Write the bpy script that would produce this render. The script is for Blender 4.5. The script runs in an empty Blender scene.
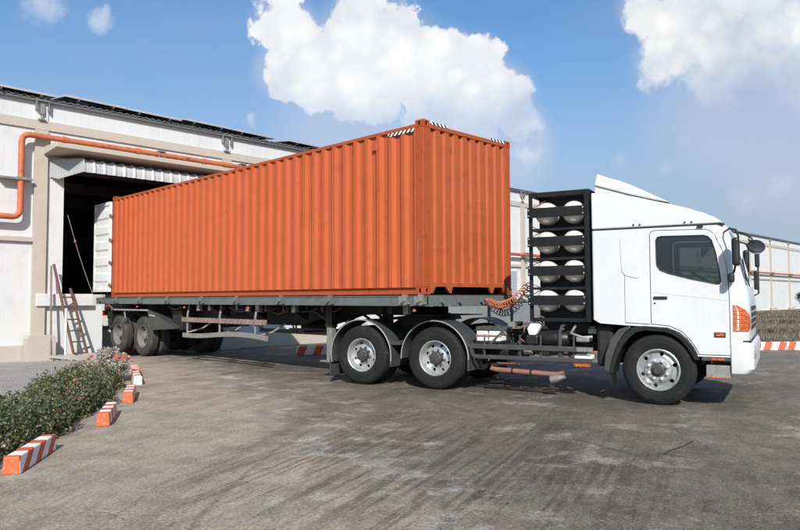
import bpy, bmesh, math, random
import numpy as np
from mathutils import Vector, Matrix
PI = math.pi
random.seed(7)
sc = bpy.context.scene
col = sc.collection

# ------------------------------------------------------------------ camera
cd = bpy.data.cameras.new('camera')
cam = bpy.data.objects.new('camera', cd); col.objects.link(cam)
cd.sensor_width = 36; cd.lens = 684.5/800*36; cd.clip_start = .05; cd.clip_end = 5000
F = Vector((.7122, .7003, .0484)); R = Vector((.7012, -.7129, -.0035)); U = R.cross(F)
cam.matrix_world = Matrix(((R.x, U.x, -F.x, 0), (R.y, U.y, -F.y, 0), (R.z, U.z, -F.z, 1.54), (0, 0, 0, 1)))
sc.camera = cam

# ------------------------------------------------------------------ sun, sky, exposure
SUNDIR = Vector((-1.0, -1.10, 1.0)).normalized()        # towards the sun
sl = bpy.data.lights.new('sun', 'SUN'); sl.energy = 5.0; sl.angle = math.radians(.5); sl.color = (1, .965, .92)
so = bpy.data.objects.new('sun', sl); col.objects.link(so); so.rotation_euler = SUNDIR.to_track_quat('Z', 'Y').to_euler()
sc.view_settings.view_transform = 'Standard'; sc.view_settings.look = 'None'
sc.view_settings.exposure = .16; sc.view_settings.gamma = 1
W = bpy.data.worlds.new('World'); sc.world = W; W.use_nodes = True
SKY_STRENGTH = .10

class NT:
    """small helper to wire node trees"""
    def __init__(s, nt): s.nt = nt
    def n(s, t, **kw):
        nd = s.nt.nodes.new(t)
        for k, v in kw.items(): setattr(nd, k, v)
        return nd
    def put(s, sock, v):
        if isinstance(v, bpy.types.NodeSocket): s.nt.links.new(v, sock)
        elif v is not None:
            if isinstance(v, (tuple, list)) and len(v) == 3 and sock.type == 'RGBA': v = (*v, 1)
            sock.default_value = v
    def m(s, op, a, b=None, c=None, clamp=False):
        nd = s.n('ShaderNodeMath', operation=op, use_clamp=clamp)
        s.put(nd.inputs[0], a); s.put(nd.inputs[1], b); s.put(nd.inputs[2], c)
        return nd.outputs[0]
    def vm(s, op, a, b=None, out=0):
        nd = s.n('ShaderNodeVectorMath', operation=op)
        s.put(nd.inputs[0], a); s.put(nd.inputs[1], b)
        return nd.outputs[out]
    def noise(s, vec, scale, detail=3, rough=.5, dist=0, out=0):
        nd = s.n('ShaderNodeTexNoise')
        s.put(nd.inputs['Vector'], vec); nd.inputs['Scale'].default_value = scale
        nd.inputs['Detail'].default_value = detail; nd.inputs['Roughness'].default_value = rough
        nd.inputs['Distortion'].default_value = dist
        return nd.outputs[out]
    def ramp(s, v, a, b, lo=0., hi=1.):
        nd = s.n('ShaderNodeMapRange', interpolation_type='SMOOTHSTEP')
        s.put(nd.inputs[0], v); s.put(nd.inputs[1], a); s.put(nd.inputs[2], b); s.put(nd.inputs[3], lo); s.put(nd.inputs[4], hi)
        return nd.outputs[0]
    def mix(s, f, a, b, mode='MIX'):
        nd = s.n('ShaderNodeMix', data_type='RGBA', blend_type=mode)
        s.put(nd.inputs[0], f); s.put(nd.inputs[6], a); s.put(nd.inputs[7], b)
        return nd.outputs[2]
    def scale(s, vec, sc_, rot=(0, 0, 0), loc=(0, 0, 0)):
        nd = s.n('ShaderNodeMapping'); s.put(nd.inputs[0], vec)
        nd.inputs['Scale'].default_value = sc_; nd.inputs['Rotation'].default_value = rot; nd.inputs['Location'].default_value = loc
        return nd.outputs[0]
    def xyz(s, vec):
        nd = s.n('ShaderNodeSeparateXYZ'); s.put(nd.inputs[0], vec); return nd.outputs
    def comb(s, x, y, z):
        nd = s.n('ShaderNodeCombineXYZ'); s.put(nd.inputs[0], x); s.put(nd.inputs[1], y); s.put(nd.inputs[2], z); return nd.outputs[0]

w = NT(W.node_tree); W.node_tree.nodes.clear()
wo = w.n('ShaderNodeOutputWorld'); bg = w.n('ShaderNodeBackground')
W.node_tree.links.new(bg.outputs[0], wo.inputs[0])
sky = w.n('ShaderNodeTexSky', sky_type='NISHITA'); sky.sun_disc = False
sky.sun_elevation = math.asin(SUNDIR.z); sky.sun_rotation = math.atan2(SUNDIR.x, SUNDIR.y)
sky.air_density = 1.0; sky.dust_density = 1.2; sky.ozone_density = 1.6; sky.altitude = 0
tc = w.n('ShaderNodeTexCoord').outputs['Generated']
dx, dy, dz = w.xyz(tc)
az = w.m('MULTIPLY', w.m('ARCTAN2', dy, dx), 180/PI); el = w.m('MULTIPLY', w.m('ARCSINE', dz), 180/PI)
def pix(u, v):                                             # bearing and height, in degrees, of the clouds as surveyed
    d = (F*684.5 + R*(u-400) - U*(v-265)).normalized()
    return math.degrees(math.atan2(d.y, d.x)), math.degrees(math.asin(d.z))
P = w.comb(w.m('MULTIPLY', az, .94), el, 0)
w1 = w.noise(tc, 9, 4, .6, out=1); w2 = w.noise(tc, 34, 5, .62, out=1)
def warp(vec, nz, amt):
    return w.vm('ADD', vec, w.vm('MULTIPLY', w.vm('SUBTRACT', nz, (.5, .5, .5)), (amt, amt, 0)))
Pw = warp(warp(P, w1, 3.6), w2, 1.5)
def blobs(lst, vec):
    out = None
    for (u, v, r) in lst:
        a, e = pix(u, v); rd = math.degrees(r/684.5)*.93
        dd = w.vm('DISTANCE', vec, (a*.94, e, 0), out=1)
        s = w.m('SUBTRACT', 1, w.m('DIVIDE', dd, rd))
        if out is None: out = s
        else: out = w.m('SMOOTH_MAX', out, s, .18)
    return out
big = [(285, 28, 38), (280, 72, 30), (322, 62, 50), (358, 32, 46), (400, 60, 56), (395, 22, 26), (445, 75, 50), (480, 62, 30), (500, 95, 38),
       (520, 122, 26), (345, 92, 42), (300, 40, 36), (460, 105, 45), (425, 110, 42), (470, 122, 34), (380, 100, 36)]
right = [(665, 60, 34), (700, 22, 60), (770, 20, 70), (740, 60, 52), (640, 8, 24), (810, 60, 60), (880, 20, 90), (950, 60, 70), (845, -50, 90)]
small = [(40, 4, 24), (102, 24, 15),  (253, 116, 14), (536, 124, 20), (528, 156, 20),
         (-120, 60, 50), (-180, 90, 70), (-330, 10, 90)]
def vor(scale):
    nd = w.n('ShaderNodeTexVoronoi', feature='SMOOTH_F1'); nd.inputs['Scale'].default_value = scale; nd.inputs['Smoothness'].default_value = .18
    w.put(nd.inputs['Vector'], w.vm('ADD', tc, w.vm('MULTIPLY', w.vm('SUBTRACT', w2, (.5, .5, .5)), (.035,)*3))); return nd.outputs[0]
va, vb_, vc_ = vor(15), vor(34), vor(80)
puff = w.m('ADD', w.m('ADD', w.m('MULTIPLY', w.m('SUBTRACT', .45, va), .62), w.m('MULTIPLY', w.m('SUBTRACT', .45, vb_), .36)), w.m('MULTIPLY', w.m('SUBTRACT', .4, vc_), .16))
def cloud(lst, soft, vec=None):
    b = w.m('ADD', blobs(lst, vec or Pw), puff)
    return b, w.ramp(b, .0, soft)
ff, fmk = cloud([(660, 171, 16), (675, 138, 14), (750, 203, 22), (788, 188, 18), (620, 168, 12)], 1.6)
bf, bm = cloud(big, .16); rf, rm = cloud(right, .30); sf, sm = cloud(small, .9)
# generic fair-weather cumulus over the rest of the sky
g = w.noise(w.scale(tc, (1, 1, 1.9)), 2.6, 7, .58)
away = w.ramp(w.vm('DISTANCE', tc, (.68, .64, .30), out=1), .72, .95)
gm = w.m('MULTIPLY', w.ramp(g, .57, .67), w.m('MULTIPLY', away, w.ramp(dz, .03, .15)))
# shading inside the clouds: crisp billows, greyer towards the flat bases
bill = w.noise(tc, 26, 6, .6); bill2 = w.noise(tc, 7, 4, .55)
shade = w.m('ADD', w.m('ADD', w.m('MULTIPLY', w.ramp(va, .62, .18), .30), w.m('MULTIPLY', w.ramp(vb_, .62, .20), .25)), w.m('MULTIPLY', w.ramp(bill2, .30, .58), .45))
cc = w.mix(shade, (.66, .69, .75), (.92, .92, .91))
lowfade_b = w.ramp(w.m('ADD', el, w.m('MULTIPLY', w.m('SUBTRACT', bill2, .5), 9)), 13.2, 19.0)
lowfade_r = w.ramp(w.m('ADD', el, w.m('MULTIPLY', w.m('SUBTRACT', bill2, .5), 12)), 13.0, 20.0)
SK = w.vm('MULTIPLY', sky.outputs[0], (SKY_STRENGTH,)*3)
veil = w.mix(w.ramp(w.noise(w.scale(tc, (1, 1, 3)), 3, 5, .55), .25, .8, .0, .30), w.vm('MULTIPLY', SK, (.76, 1.15, 1.38)), (.34, .43, .62))
veil = w.mix(w.ramp(el, 22, 4, 0, .80), veil, (.36, .42, .52))
def lay(base, mask, colr): return w.mix(mask, base, colr)
grey = (.50, .57, .70)
base = lay(veil, w.m('MULTIPLY', w.ramp(blobs(big + [(380, 130, 120), (510, 150, 50)], P), -.15, .5), .55), grey)
base = lay(base, w.m('MULTIPLY', w.ramp(blobs(right + [(740, 110, 90), (800, 150, 80)], P), -.2, .6), .6), (.46, .53, .66))
base = lay(base, w.m('MULTIPLY', bm, w.m('MULTIPLY_ADD', lowfade_b, .75, .25)), cc)
cr = w.mix(w.m('MULTIPLY', shade, lowfade_r), (.50, .56, .66), (.88, .88, .86))
base = lay(base, w.m('MULTIPLY', rm, w.m('MULTIPLY_ADD', lowfade_r, .85, .15)), cr)
base = lay(base, w.m('MULTIPLY', sm, .50), (.72, .77, .85))
base = lay(base, w.m('MULTIPLY', fmk, .45), (.60, .65, .74))
base = lay(base, gm, cc)
# haze low over the horizon, ground colour below it
w.put(bg.inputs[0], base); bg.inputs[1].default_value = 1.0

# ------------------------------------------------------------------ helpers: meshes
class MB:
    def __init__(s): s.v = []; s.f = []
    def add(s, vs, fs):
        o = len(s.v); s.v += [tuple(v) for v in vs]; s.f += [tuple(i+o for i in f) for f in fs]; return s
    def box(s, x0, x1, y0, y1, z0, z1, rot=None, piv=None):
        vs = [Vector((x, y, z)) for z in (z0, z1) for y in (y0, y1) for x in (x0, x1)]
        if rot is not None:
            c = Vector(piv) if piv else Vector(((x0+x1)/2, (y0+y1)/2, (z0+z1)/2)); vs = [c + rot @ (v-c) for v in vs]
        return s.add(vs, [(0, 2, 3, 1), (4, 5, 7, 6), (0, 1, 5, 4), (2, 6, 7, 3), (0, 4, 6, 2), (1, 3, 7, 5)])
    def bar(s, a, b, wd, ht, up=(0, 0, 1)):                  # rectangular bar between two points
        a = Vector(a); b = Vector(b); d = (b-a).normalized(); u = Vector(up)
        sx = d.cross(u)
        if sx.length < 1e-4: sx = d.cross(Vector((1, 0, 0)))
        sx.normalize(); u = sx.cross(d)
        vs = [p + sx*i*wd/2 + u*j*ht/2 for p in (a, b) for j in (-1, 1) for i in (-1, 1)]
        return s.add(vs, [(0, 2, 3, 1), (4, 5, 7, 6), (0, 1, 5, 4), (2, 6, 7, 3), (0, 4, 6, 2), (1, 3, 7, 5)])
    def prism(s, pts, ax, a0, a1):                          # 2D outline pushed along an axis
        def P3(p, a):
            return {'x': (a, p[0], p[1]), 'y': (p[0], a, p[1]), 'z': (p[0], p[1], a)}[ax]
        n = len(pts)
        vs = [P3(p, a0) for p in pts] + [P3(p, a1) for p in pts]
        return s.add(vs, [tuple(range(n))[::-1], tuple(range(n, 2*n))] + [(i, (i+1) % n, n+(i+1) % n, n+i) for i in range(n)])
    def tube(s, path, r, n=8, cap=True):
        path = [Vector(p) for p in path]; m = len(path); vs = []; u = None
        for i, p in enumerate(path):
            d = (path[min(i+1, m-1)] - path[max(i-1, 0)]).normalized()
            if u is None:
                u = d.orthogonal().normalized()
            u = (u - d*u.dot(d)).normalized(); v = d.cross(u)
            rr = r[i] if isinstance(r, (list, tuple)) else r
            vs += [p + (u*math.cos(2*PI*k/n) + v*math.sin(2*PI*k/n))*rr for k in range(n)]
        fs = [(i*n+k, i*n+(k+1) % n, (i+1)*n+(k+1) % n, (i+1)*n+k) for i in range(m-1) for k in range(n)]
        if cap: fs += [tuple(range(n))[::-1], tuple(range((m-1)*n, m*n))]
        return s.add(vs, fs)
    def lathe(s, prof, n=32, c=(0, 0, 0), ax='x', closed=False):   # prof: (radius, height along axis)
        vs = []
        for (r, h) in prof:
            for k in range(n):
                a = 2*PI*k/n; p, q = r*math.cos(a), r*math.sin(a)
                vs.append({'x': (c[0]+h, c[1]+p, c[2]+q), 'y': (c[0]+p, c[1]+h, c[2]+q), 'z': (c[0]+p, c[1]+q, c[2]+h)}[ax])
        m = len(prof)
        fs = [(i*n+k, i*n+(k+1) % n, (i+1)*n+(k+1) % n, (i+1)*n+k) for i in range(m-1) for k in range(n)]
        if closed: fs += [((m-1)*n+k, (m-1)*n+(k+1) % n, (k+1) % n, k) for k in range(n)]
        else:
            if prof[0][0] > 1e-6: fs.append(tuple(range(n))[::-1])
            if prof[-1][0] > 1e-6: fs.append(tuple(range((m-1)*n, m*n)))
        return s.add(vs, fs)
    def mesh(s, name, smooth=None):
        me = bpy.data.meshes.new(name); me.from_pydata(s.v, [], s.f)
        bm_ = bmesh.new(); bm_.from_mesh(me); bmesh.ops.remove_doubles(bm_, verts=bm_.verts, dist=1e-5)
        bmesh.ops.recalc_face_normals(bm_, faces=bm_.faces); bm_.to_mesh(me); bm_.free()
        if smooth is not None:
            me.shade_smooth() if hasattr(me, 'shade_smooth') else None
            me.set_sharp_from_angle(angle=math.radians(smooth))
        return me
    def build(s, name, mat, parent=None, bevel=0, seg=2, smooth=None, label=None):
        me = s.mesh(name, smooth); o = bpy.data.objects.new(name, me); col.objects.link(o)
        if mat: me.materials.append(mat)
        o.parent = parent
        if bevel:
            b = o.modifiers.new('bevel', 'BEVEL'); b.width = bevel; b.segments = seg; b.limit_method = 'ANGLE'; b.angle_limit = math.radians(38)
            b.harden_normals = False
        if label: o['label'] = label
        return o

def tag(o, label=None, cat=None, group=None, kind=None):
    if label: o['label'] = label
    if cat: o['category'] = cat
    if group: o['group'] = group
    if kind: o['kind'] = kind
    return o
def empty(name, loc=(0, 0, 0), rz=0, parent=None):
    o = bpy.data.objects.new(name, None); col.objects.link(o); o.location = loc; o.rotation_euler = (0, 0, rz); o.parent = parent
    o.empty_display_size = .2
    return o
def copy_tree(o, parent=None):
    c = o.copy(); col.objects.link(c); c.parent = parent
    for ch in [x for x in o.children]: copy_tree(ch, c)
    return c
def share(name, mesh, parent, loc=(0, 0, 0), rot=(0, 0, 0)):
    o = bpy.data.objects.new(name, mesh); col.objects.link(o); o.parent = parent; o.location = loc; o.rotation_euler = rot
    return o
def cut(o, cutters, op='DIFFERENCE'):                      # boolean, baked into the mesh
    par = o.parent; o.parent = None
    for c in cutters:
        m_ = o.modifiers.new('cut', 'BOOLEAN'); m_.object = c; m_.operation = op; m_.solver = 'EXACT'
    bpy.context.view_layer.update(); dg = bpy.context.evaluated_depsgraph_get()
    me = bpy.data.meshes.new_from_object(o.evaluated_get(dg)); o.modifiers.clear(); o.data = me
    for c in cutters: bpy.data.objects.remove(c, do_unlink=True)
    o.parent = par
    return o

# ------------------------------------------------------------------ helpers: materials
def pmat(name, colr, rough=.5, metal=0, var=.12, vscale=3, dirt=None, dirt_amt=.0, dscale=2, bump=0, bscale=60, coat=0, streak=0, spec=.5, detail=4):
    m_ = bpy.data.materials.new(name); m_.use_nodes = True; t = NT(m_.node_tree)
    b = m_.node_tree.nodes['Principled BSDF']
    oc = t.n('ShaderNodeTexCoord').outputs['Object']
    n1 = t.noise(oc, vscale, detail, .6)
    v = t.m('MULTIPLY_ADD', t.m('SUBTRACT', n1, .5), var*2.4, 1)
    c = t.vm('MULTIPLY', (*colr,), t.comb(v, v, v))
    if streak:                                             # rain streaks, running down
        st = t.noise(t.scale(oc, (9, 9, .35)), 3, 4, .6)
        c = t.mix(t.m('MULTIPLY', t.ramp(st, .48, .75), streak), c, dirt or (.1, .08, .06))
    if dirt_amt:
        n2 = t.noise(oc, dscale, 7, .68)
        c = t.mix(t.m('MULTIPLY', t.ramp(n2, .52, .70), dirt_amt), c, dirt)
    t.put(b.inputs['Base Color'], c)
    b.inputs['Metallic'].default_value = metal
    b.inputs['Specular IOR Level'].default_value = spec
    t.put(b.inputs['Roughness'], t.m('MULTIPLY_ADD', n1, .2, rough-.1, clamp=True))
    if coat: b.inputs['Coat Weight'].default_value = coat; b.inputs['Coat Roughness'].default_value = .08
    if bump:
        bn = t.n('ShaderNodeBump'); bn.inputs['Strength'].default_value = bump; bn.inputs['Distance'].default_value = .02
        t.put(bn.inputs['Height'], t.noise(oc, bscale, 5, .65)); t.put(b.inputs['Normal'], bn.outputs[0])
    return m_

M = {}
M['orange'] = pmat('container_orange', (.43, .086, .025), .6, spec=.3, var=.12, vscale=1.2, dirt=(.16, .05, .025), dirt_amt=.30, dscale=3.2, bump=.05, bscale=25, streak=.16, detail=6)
M['orange_front_dimmed'] = pmat('container_front_orange_dimmed', (.385, .080, .025), .62, spec=.3, var=.14, vscale=1.6, dirt=(.13, .045, .025), dirt_amt=.45, dscale=3.5, bump=.06, bscale=25, streak=.25, detail=6)  # duller, dirtier front paint, darkened so this face renders dimmer than the sun gives
M['orange_rail'] = pmat('container_rail_orange', (.36, .070, .021), .6, spec=.3, var=.14, vscale=2, dirt=(.10, .035, .02), dirt_amt=.6, dscale=9, bump=.08, bscale=40)
M['white_truck'] = pmat('truck_white_paint', (.60, .60, .59), .36, var=.045, vscale=1.1, coat=.2, dirt=(.36, .33, .28), dirt_amt=.16, dscale=2.2, streak=.09)
M['white_leaf'] = pmat('container_door_white', (.72, .72, .70), .5, var=.05, vscale=4, dirt=(.35, .30, .26), dirt_amt=.35, dscale=4)
M['black'] = pmat('black_frame_paint', (.009, .009, .0095), .55, spec=.25, var=.25, vscale=5, dirt=(.05, .045, .04), dirt_amt=.3)
M['black_plastic'] = pmat('black_plastic', (.012, .012, .012), .42, var=.2, vscale=6, dirt=(.07, .065, .06), dirt_amt=.3, dscale=5)
M['chassis'] = pmat('chassis_dark', (.010, .0095, .009), .7, var=.35, vscale=4, dirt=(.04, .035, .03), dirt_amt=.5, dscale=6, bump=.2)
M['trailer'] = pmat('trailer_grey_paint', (.115, .127, .125), .6, var=.2, vscale=5, dirt=(.10, .07, .055), dirt_amt=.6, dscale=7, bump=.1)
M['grey_plastic'] = pmat('fender_grey', (.045, .045, .044), .55, var=.2, vscale=4, dirt=(.13, .12, .108), dirt_amt=.5, dscale=4)
M['fender_trim'] = pmat('fender_trim', (.32, .32, .31), .45, metal=.2, var=.2, vscale=8)
M['steel'] = pmat('bare_steel', (.30, .29, .27), .5, metal=.5, var=.3, vscale=9, dirt=(.16, .10, .06), dirt_amt=.5, dscale=12)
M['guard'] = pmat('guard_rail_grey', (.20, .19, .175), .6, var=.25, vscale=8, dirt=(.30, .10, .05), dirt_amt=.3, dscale=9)
M['tyre'] = pmat('tyre_rubber', (.011, .011, .0108), .8, var=.3, vscale=3, dirt=(.034, .031, .027), dirt_amt=.6, dscale=5, bump=.15, bscale=50, spec=.3)
M['tyre_dusty'] = pmat('tyre_dusty', (.050, .048, .045), .9, var=.25, vscale=4, dirt=(.13, .12, .105), dirt_amt=.6, dscale=6, bump=.15, bscale=50, spec=.2)
M['rim'] = pmat('rim_silver', (.50, .50, .49), .36, metal=.6, var=.2, vscale=6, dirt=(.10, .085, .07), dirt_amt=.7, dscale=9)
M['rim_dusty'] = pmat('rim_dusty', (.15, .145, .135), .8, var=.2, vscale=6, dirt=(.08, .07, .06), dirt_amt=.4, dscale=9)
M['hub'] = pmat('hub_dark', (.06, .058, .055), .55, metal=.3, var=.4, vscale=20, dirt=(.16, .14, .12), dirt_amt=.4, dscale=20)
M['cream'] = pmat('cylinder_cream', (.62, .58, .51), .38, var=.06, vscale=6, dirt=(.30, .24, .18), dirt_amt=.3, dscale=6, coat=.2)
M['rust'] = pmat('rusty_pipe', (.25, .115, .078), .65, metal=.1, var=.3, vscale=9, dirt=(.30, .10, .06), dirt_amt=.7, dscale=11)
M['hose_orange'] = pmat('hose_orange', (.50, .13, .05), .5, var=.2, vscale=9)
M['hose_black'] = pmat('hose_black', (.03, .03, .03), .5, var=.2)
M['wall'] = pmat('wall_white', (.585, .585, .575), .85, var=.05, vscale=.7, dirt=(.38, .35, .30), dirt_amt=.34, dscale=.9, streak=.22, bump=.06, bscale=30, spec=.3)
M['beige'] = pmat('concrete_beige', (.45, .395, .33), .85, var=.08, vscale=2, dirt=(.36, .29, .23), dirt_amt=.35, dscale=3, bump=.15, bscale=30, streak=.15, spec=.3)
M['shaded_grey'] = pmat('dock_shade_grey', (.20, .205, .21), .85, var=.12, vscale=1.5, dirt=(.11, .105, .10), dirt_amt=.5, dscale=1.3, bump=.15, bscale=20)  # grey stands for shade on the far dock wall, put into the colour
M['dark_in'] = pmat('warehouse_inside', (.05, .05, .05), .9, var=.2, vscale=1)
M['roof'] = pmat('roof_sheet', (.15, .15, .15), .55, metal=.25, var=.2, vscale=3, dirt=(.06, .055, .05), dirt_amt=.5, dscale=4)
M['awning'] = pmat('awning_sheet', (.50, .505, .50), .5, metal=.15, var=.1, vscale=4, dirt=(.22, .20, .18), dirt_amt=.45, dscale=5, streak=.25)
M['alu'] = pmat('aluminium', (.60, .61, .62), .4, metal=.5, var=.1, vscale=6)
M['solar'] = pmat('solar_cell', (.02, .025, .05), .15, var=.1, vscale=4, coat=.5)
M['pipe_orange'] = pmat('pipe_orange', (.46, .125, .045), .6, var=.25, vscale=4, dirt=(.06, .03, .022), dirt_amt=.95, dscale=3.5, bump=.1)
M['ladder'] = pmat('ladder_rust', (.125, .055, .037), .7, var=.25, vscale=9, dirt=(.09, .04, .03), dirt_amt=.6, dscale=14)
M['rubble'] = pmat('rubble_concrete', (.36, .32, .28), .9, var=.2, vscale=4, dirt=(.20, .17, .14), dirt_amt=.5, dscale=6, bump=.3, bscale=20)
M['wood'] = pmat('old_wood', (.20, .17, .14), .85, var=.3, vscale=6, dirt=(.09, .075, .06), dirt_amt=.5, dscale=9, bump=.2)
M['interior'] = pmat('cab_interior', (.045, .045, .048), .7, var=.1)
M['cloth'] = pmat('white_cloth', (.8, .8, .78), .9, var=.05)
M['rope'] = pmat('chain_grey', (.30, .27, .24), .7, var=.3, vscale=30)
M['bark'] = pmat('bark', (.12, .08, .06), .9, var=.3, vscale=8, bump=.3)
M['flower'] = pmat('flower_red', (.55, .13, .07), .6, var=.3, vscale=60)
M['mirror_black'] = M['black_plastic']

def stripe_mat(name, ca, cb, pitch, axis='x', slant=1.0, worn=.25, offs=0, duty=.5):
    """painted hazard stripes, flat print on a surface; object coordinates in metres"""
    m_ = bpy.data.materials.new(name); m_.use_nodes = True; t = NT(m_.node_tree); b = m_.node_tree.nodes['Principled BSDF']
    oc = t.n('ShaderNodeTexCoord').outputs['Object']; x, y, z = t.xyz(oc)
    a = {'x': x, 'y': y}[axis]
    nz = t.m('MULTIPLY', t.m('SUBTRACT', t.noise(oc, 14, 4), .5), .03)
    q = t.m('DIVIDE', t.m('ADD', t.m('ADD', t.m('MULTIPLY_ADD', z, slant, a), nz), offs), pitch)
    fr = t.m('FRACT', t.m('ADD', q, 100))
    c = t.mix(t.ramp(fr, duty-.02, duty+.02), ca, cb)
    chip = t.ramp(t.noise(oc, 30, 6, .7), .60, .66)
    c = t.mix(t.m('MULTIPLY', chip, worn*2), c, (.30, .26, .22))
    dust = t.noise(oc, 4, 5, .6)
    c = t.mix(t.m('MULTIPLY', t.ramp(dust, .4, .8), worn), c, (.30, .25, .21))
    t.put(b.inputs['Base Color'], c); b.inputs['Roughness'].default_value = .7
    return m_
RED, WHT = (.62, .095, .035), (.78, .77, .73)
M['warn_bw'] = stripe_mat('stripe_black_white', (.02, .02, .02), (.75, .74, .70), .10, 'x', 1.0, .1)
M['warn_bw_y'] = stripe_mat('stripe_black_white_side', (.02, .02, .02), (.75, .74, .70), .10, 'y', 1.0, .1)
M['reflect'] = stripe_mat('stripe_red_grey', (.24, .09, .055), (.19, .175, .16), .16, 'y', 1.0, .9)

def lens_mat(name, colr):
    m_ = bpy.data.materials.new(name); m_.use_nodes = True; t = NT(m_.node_tree); b = m_.node_tree.nodes['Principled BSDF']
    oc = t.n('ShaderNodeTexCoord').outputs['Object']
    v = t.n('ShaderNodeTexVoronoi'); v.inputs['Scale'].default_value = 26; t.put(v.inputs['Vector'], t.scale(oc, (1, 1, 2.2)))
    c = t.mix(t.ramp(v.outputs[0], .1, .6), colr, tuple(min(1, k*.45) for k in colr)); t.put(b.inputs['Base Color'], c)
    b.inputs['Roughness'].default_value = .15; b.inputs['Coat Weight'].default_value = 1; b.inputs['Coat Roughness'].default_value = .03
    bn = t.n('ShaderNodeBump'); bn.inputs['Strength'].default_value = .4; bn.inputs['Distance'].default_value = .01
    wv = t.n('ShaderNodeTexWave', bands_direction='Z'); wv.inputs['Scale'].default_value = 12; t.put(wv.inputs['Vector'], oc)
    t.put(bn.inputs['Height'], wv.outputs[1]); t.put(b.inputs['Normal'], bn.outputs[0])
    return m_
M['amber'] = lens_mat('lens_amber', (.85, .17, .03)); M['red_lens'] = lens_mat('lens_red', (.55, .03, .02)); M['clear_lens'] = lens_mat('lens_clear', (.55, .56, .58))
gm_ = bpy.data.materials.new('cab_glass'); gm_.use_nodes = True; t = NT(gm_.node_tree); gm_.node_tree.nodes.clear()
go = t.n('ShaderNodeOutputMaterial'); tr = t.n('ShaderNodeBsdfTransparent'); gl = t.n('ShaderNodeBsdfGlossy'); mx = t.n('ShaderNodeMixShader')
tr.inputs[0].default_value = (.50, .53, .52, 1); gl.inputs['Roughness'].default_value = .02; gl.inputs[0].default_value = (.9, .95, .93, 1)
fr_ = t.n('ShaderNodeFresnel'); fr_.inputs[0].default_value = 1.6
t.put(mx.inputs[0], t.m('MULTIPLY_ADD', fr_.outputs[0], 1.0, .03)); gm_.node_tree.links.new(tr.outputs[0], mx.inputs[1]); gm_.node_tree.links.new(gl.outputs[0], mx.inputs[2])
gm_.node_tree.links.new(mx.outputs[0], go.inputs[0]); M['glass'] = gm_
mm = bpy.data.materials.new('mirror_glass'); mm.use_nodes = True; b_ = mm.node_tree.nodes['Principled BSDF']; b_.inputs['Metallic'].default_value = 1; b_.inputs['Roughness'].default_value = .05; b_.inputs['Base Color'].default_value = (.7, .7, .72, 1); M['mirror'] = mm

def foliage(name, cols, tr=.25):
    m_ = bpy.data.materials.new(name); m_.use_nodes = True; t = NT(m_.node_tree); b = m_.node_tree.nodes['Principled BSDF']
    at = t.n('ShaderNodeAttribute', attribute_name='tint').outputs['Fac']
    cr_ = t.n('ShaderNodeValToRGB'); cr_.color_ramp.interpolation = 'LINEAR'
    e = cr_.color_ramp.elements
    e[0].color = (*cols[0], 1); e[1].color = (*cols[-1], 1)
    for i, c in enumerate(cols[1:-1]): k = e.new((i+1)/(len(cols)-1)); k.color = (*c, 1)
    t.put(cr_.inputs[0], at); t.put(b.inputs['Base Color'], cr_.outputs[0]); b.inputs['Roughness'].default_value = .55
    b.inputs['Subsurface Weight'].default_value = 0
    tl = t.n('ShaderNodeBsdfTranslucent'); t.put(tl.inputs[0], cr_.outputs[0]); ms = t.n('ShaderNodeMixShader'); ms.inputs[0].default_value = tr
    out = m_.node_tree.nodes['Material Output']
    m_.node_tree.links.new(b.outputs[0], ms.inputs[1]); m_.node_tree.links.new(tl.outputs[0], ms.inputs[2]); m_.node_tree.links.new(ms.outputs[0], out.inputs[0])
    return m_
M['leaf'] = foliage('hedge_leaf', [(.030, .042, .014), (.070, .092, .030), (.125, .145, .055), (.24, .22, .13), (.42, .36, .27)])
M['leaf_dusty'] = foliage('dusty_leaf', [(.12, .11, .08), (.36, .33, .28), (.58, .54, .48), (.48, .44, .39)])
M['leaf_tree'] = foliage('tree_leaf', [(.02, .035, .015), (.035, .055, .02), (.06, .08, .03)])
M['grass'] = foliage('dry_grass', [(.06, .055, .035), (.115, .10, .065), (.19, .165, .12), (.22, .20, .155)], .15)

def leaf_mesh(name, pts, size, rng, aspect=.55, upbias=.3):
    """many small folded leaves, one quad each"""
    n = len(pts); d = rng.normal(size=(n, 3)); d[:, 2] += upbias; d /= np.linalg.norm(d, axis=1)[:, None]
    e = rng.normal(size=(n, 3)); e -= d*np.sum(e*d, 1)[:, None]; e /= np.linalg.norm(e, axis=1)[:, None]
    s = (size*rng.uniform(.6, 1.35, n))[:, None]
    a = pts - d*s*.5; c_ = pts + d*s*.5; l = pts + e*s*aspect*.5 + d*s*.05; r_ = pts - e*s*aspect*.5 + d*s*.05
    v = np.stack([a, l, c_, r_], 1).reshape(-1, 3)
    me = bpy.data.meshes.new(name); me.vertices.add(4*n); me.vertices.foreach_set('co', v.ravel())
    me.loops.add(4*n); me.loops.foreach_set('vertex_index', np.arange(4*n, dtype=np.int32))
    me.polygons.add(n); me.polygons.foreach_set('loop_start', np.arange(0, 4*n, 4, dtype=np.int32))
    me.update(calc_edges=True); me.validate()
    at = me.attributes.new('tint', 'FLOAT', 'FACE'); at.data.foreach_set('value', np.clip(rng.beta(1.6, 2.4, n), 0, 1).astype(np.float32))
    return me
def link_mesh(name, me, mat, parent=None):
    me.materials.append(mat); o = bpy.data.objects.new(name, me); col.objects.link(o); o.parent = parent; return o

# ================================================================== SETTING
BY = 20.10                                                 # face of the warehouse wall
def gz(x, y):
    k = min(1, max(0, (y-17.8)/2.0)); return -.11*k*k*(3-2*k)
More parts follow.
